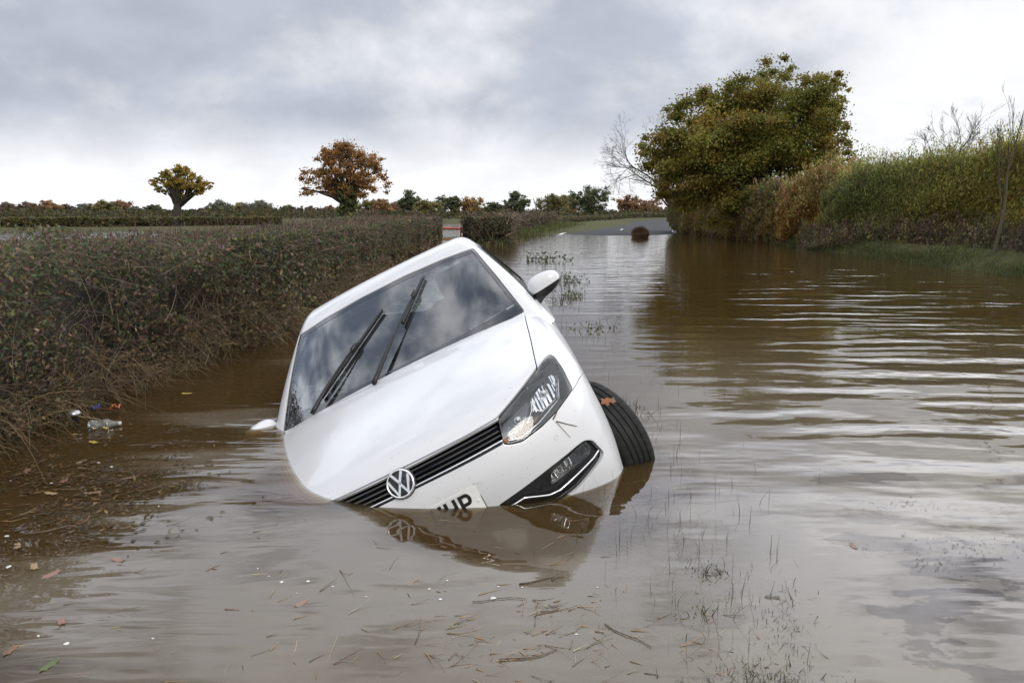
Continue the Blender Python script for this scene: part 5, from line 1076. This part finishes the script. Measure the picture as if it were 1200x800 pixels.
# loose twigs and straws
M['stick'] = simple('wet_twig', (.095, .070, .048), .6, var=.4, vscale=30)
def stick(px, py, ln, rz, r, lab, grp=None):
    p = ground(px, py); t = np.linspace(-.5, .5, 7); P = np.stack([t * ln, .06 * ln * np.sin(t * 5 + px), 0 * t + .003], 1); o = tube_obj('floating_twig', [(P, np.linspace(r, r * .6, 7) * .55)], M['stick'], None, 6, label=lab, cat='twig', group=grp); o.location = (p[0], p[1], 0); o.rotation_euler = (0, 0, rz)
stick(172, 522, .17, .1, .006, 'dark floating twig left of the sunken wing mirror'); stick(55, 622, .14, .6, .006, 'dark twig floating at the left over the brown reflection')
stick(635, 680, .15, .25, .005, 'forked dark twig floating at the tip of the bumper reflection'); stick(652, 676, .06, 1.1, .004, 'short side twig touching the forked dark twig'); stick(585, 703, .16, .05, .0025, 'thin black twig next to the largest foam fleck')
stick(620, 769, .16, .35, .004, 'dark twig in the straw drift near the bottom edge'); stick(735, 745, .16, -.9, .003, 'long thin twig among the green floating blades'); stick(645, 716, .06, .4, .0035, 'short pale twig right of the largest foam fleck')
n = 620; px = np.concatenate([RNG.normal(600, 130, 240), RNG.uniform(0, 900, 120), RNG.normal(90, 70, 70)]); py = np.concatenate([RNG.normal(748, 34, 240), RNG.uniform(600, 800, 120), RNG.normal(575, 26, 70)]); ok = (py > 606) | (px < 290); px, py = px[ok], np.minimum(py[ok], 840)
P = np.array([ground(a, b, 0.) for a, b in zip(px, py)]); n = len(P); P[:, 2] = np.where(RNG.uniform(size=n) < .5, -.003, .0015); az = RNG.normal(.4, .8, n); dr = np.stack([np.cos(az), np.sin(az), RNG.normal(0, .02, n)], 1)
link('straw_drift', twig_mesh('straw_drift', P, dr, RNG.gamma(2.2, .022, n) + .015, RNG.uniform(.0006, .0017, n), pick([(3, (.26, .17, .09)), (2, (.16, .10, .055)), (2, (.32, .26, .17)), (1, (.10, .08, .06))], n), .18, 4, 4), M['twig'], kind='stuff', label='bits of straw floating on the muddy water in front of the car')
# dark crumbs of drift: left under the hedge and the two scum patches on the right
def scum(name, cx, cy, sx_, sy_, n, size, pal, label, thr=-.15):
    px = RNG.normal(cx, sx_, n); py = RNG.normal(cy, sy_, n); py = np.clip(py, 300, 850); P = np.array([ground(a, b, .0025) for a, b in zip(px, py)]); k = vnoise(P[:, 0] * 9, P[:, 1] * 14, 1, int(cx)) > thr; P = P[k]; m = len(P); ax = rdir(m); ax[:, 2] *= .06; ax /= np.linalg.norm(ax, axis=1)[:, None]
    V = leaf_mesh(name, P, size * RNG.uniform(.4, 1.5, m), pick(pal, m), .35, ax, up=9.); link(name, V, M['leaf'], kind='stuff', label=label)
DRK = [(3, (.055, .038, .018)), (2, (.085, .055, .025)), (1, (.12, .085, .04)), (1, (.03, .03, .02))]
scum('drift_litter', 95, 562, 75, 30, 1700, .013, DRK + [(1, (.2, .12, .05))], 'rotting leaf litter drifting under the left hedge')
for cx, cy, a, b, n in ((1090, 590, 45, 3, 150), (1085, 622, 30, 8, 200), (1135, 640, 60, 8, 200), (1085, 660, 30, 6, 120)): scum('drift_litter', cx, cy, a, b, n, .0042, DRK, 'dark crumbs of drift on the open water at right', .05)
# grass and weed standing in or lying on the water right of the car
def inpx(n, cx, cy, sx_, sy_, z=-.03): return np.array([ground(a, b, 0) for a, b in zip(RNG.normal(cx, sx_, n), np.clip(RNG.normal(cy, sy_, n), 275, 845))]) + [0, 0, z]
P = np.concatenate([inpx(110, 800, 610, 55, 45), inpx(110, 690, 430, 22, 60), inpx(60, 760, 490, 30, 40), inpx(70, 850, 690, 50, 40)]); n = len(P)
blades('standing_grass', P, RNG.uniform(.05, .12, n), RNG.uniform(.0008, .0018, n), pick([(3, (.045, .05, .02)), (2, (.07, .085, .025)), (1, (.03, .03, .02))], n), .45, label='sparse grass blades standing out of the water right of the car')
P = np.concatenate([inpx(430, 775, 680, 60, 38, -.004), inpx(140, 740, 610, 40, 30, -.004), inpx(110, 690, 720, 30, 20, -.004)]); n = len(P)
blades('floating_grass', P, RNG.uniform(.04, .14, n), RNG.uniform(.0008, .0016, n), pick([(3, (.10, .14, .05)), (2, (.16, .18, .10)), (2, (.06, .075, .03)), (1, (.24, .24, .17))], n), .3, 4, 'green blades of drowned grass lying on the water right of the car', flat=True)
P = np.concatenate([inpx(700, 890, 806, 42, 18, -.012), inpx(220, 915, 735, 18, 28, -.014)]); n = len(P)
blades('water_weed', P, RNG.uniform(.015, .034, n), RNG.uniform(.0012, .0024, n), pick([(3, (.05, .055, .018)), (2, (.035, .035, .015)), (1, (.09, .11, .03))], n), 1.2, label='dark mat of weed breaking the surface near the bottom edge')
def weed(px, py, n, s, lab):
    p = ground(px, py); o = empty('water_plant', (p[0], p[1], 0), label=lab, cat='water plant', group='water plants beside the car'); n *= 2; C = RNG.normal(0, 1, (n, 3)) * [s, s * .8, s * .32]; C[:, 2] = np.abs(C[:, 2]) + .005
    link('leaves', leaf_mesh('leaves', C, s * .13 * RNG.uniform(.6, 1.3, n), pick([(3, (.055, .075, .025)), (2, (.09, .11, .03)), (1, (.04, .035, .02))], n), .5), M['leaf'], o)
    k = max(6, n // 6); link('stems', twig_mesh('stems', C[:k] * [1, 1, 0], np.tile([0, 0, 1.], (k, 1)) + RNG.normal(0, .3, (k, 3)), s * .9, .002, pick(BARK, k)), M['twig'], o)
weed(664, 329, 90, .17, 'tangle of green weed standing just right of the raised wing mirror'); weed(666, 347, 80, .13, 'second tangle of weed below the one beside the raised wing mirror'); weed(657, 355, 30, .10, 'small dark weed sprig close to the front wing under the raised mirror')
weed(640, 305, 60, .32, 'scatter of low weed in the water behind the raised mirror'); weed(738, 478, 22, .045, 'sprig of small green leaves beside the top of the exposed tyre'); weed(727, 470, 10, .035, 'tiny green sprig touching the top of the exposed tyre'); weed(757, 487, 14, .04, 'pair of yellowish leaves right of the exposed tyre')
weed(826, 672, 18, .035, 'small sprig in the water among the grass blades at lower right'); weed(815, 722, 20, .03, 'green sprig at the left edge of the weed mat')
weed(690, 385, 26, .12, 'thin weed in the water level with the bonnet edge')
# twigs lying on the bumper below the headlight
for (x0, z0), (x1, z1), r, lab in (((.640, .612), (.668, .628), .0035, 'dark bark scrap under the headlight on the bumper'), ((.645, .600), (.668, .512), .0014, 'thin straw lying down the bumper under the headlight'), ((.648, .598), (.712, .530), .0022, 'dark twig slanting down the bumper under the headlight')):
    P = on_path([(x0, z0), (x1, z1)], .003); tw = tube_obj('bumper_twig', [(np.array([CARPOSE @ Vector(p) for p in P]), np.linspace(r, r * .6, len(P)))], M['stick'] if r > .0015 else simple('straw', (.25, .18, .1), .7), None, 5, label=lab, cat='twig')
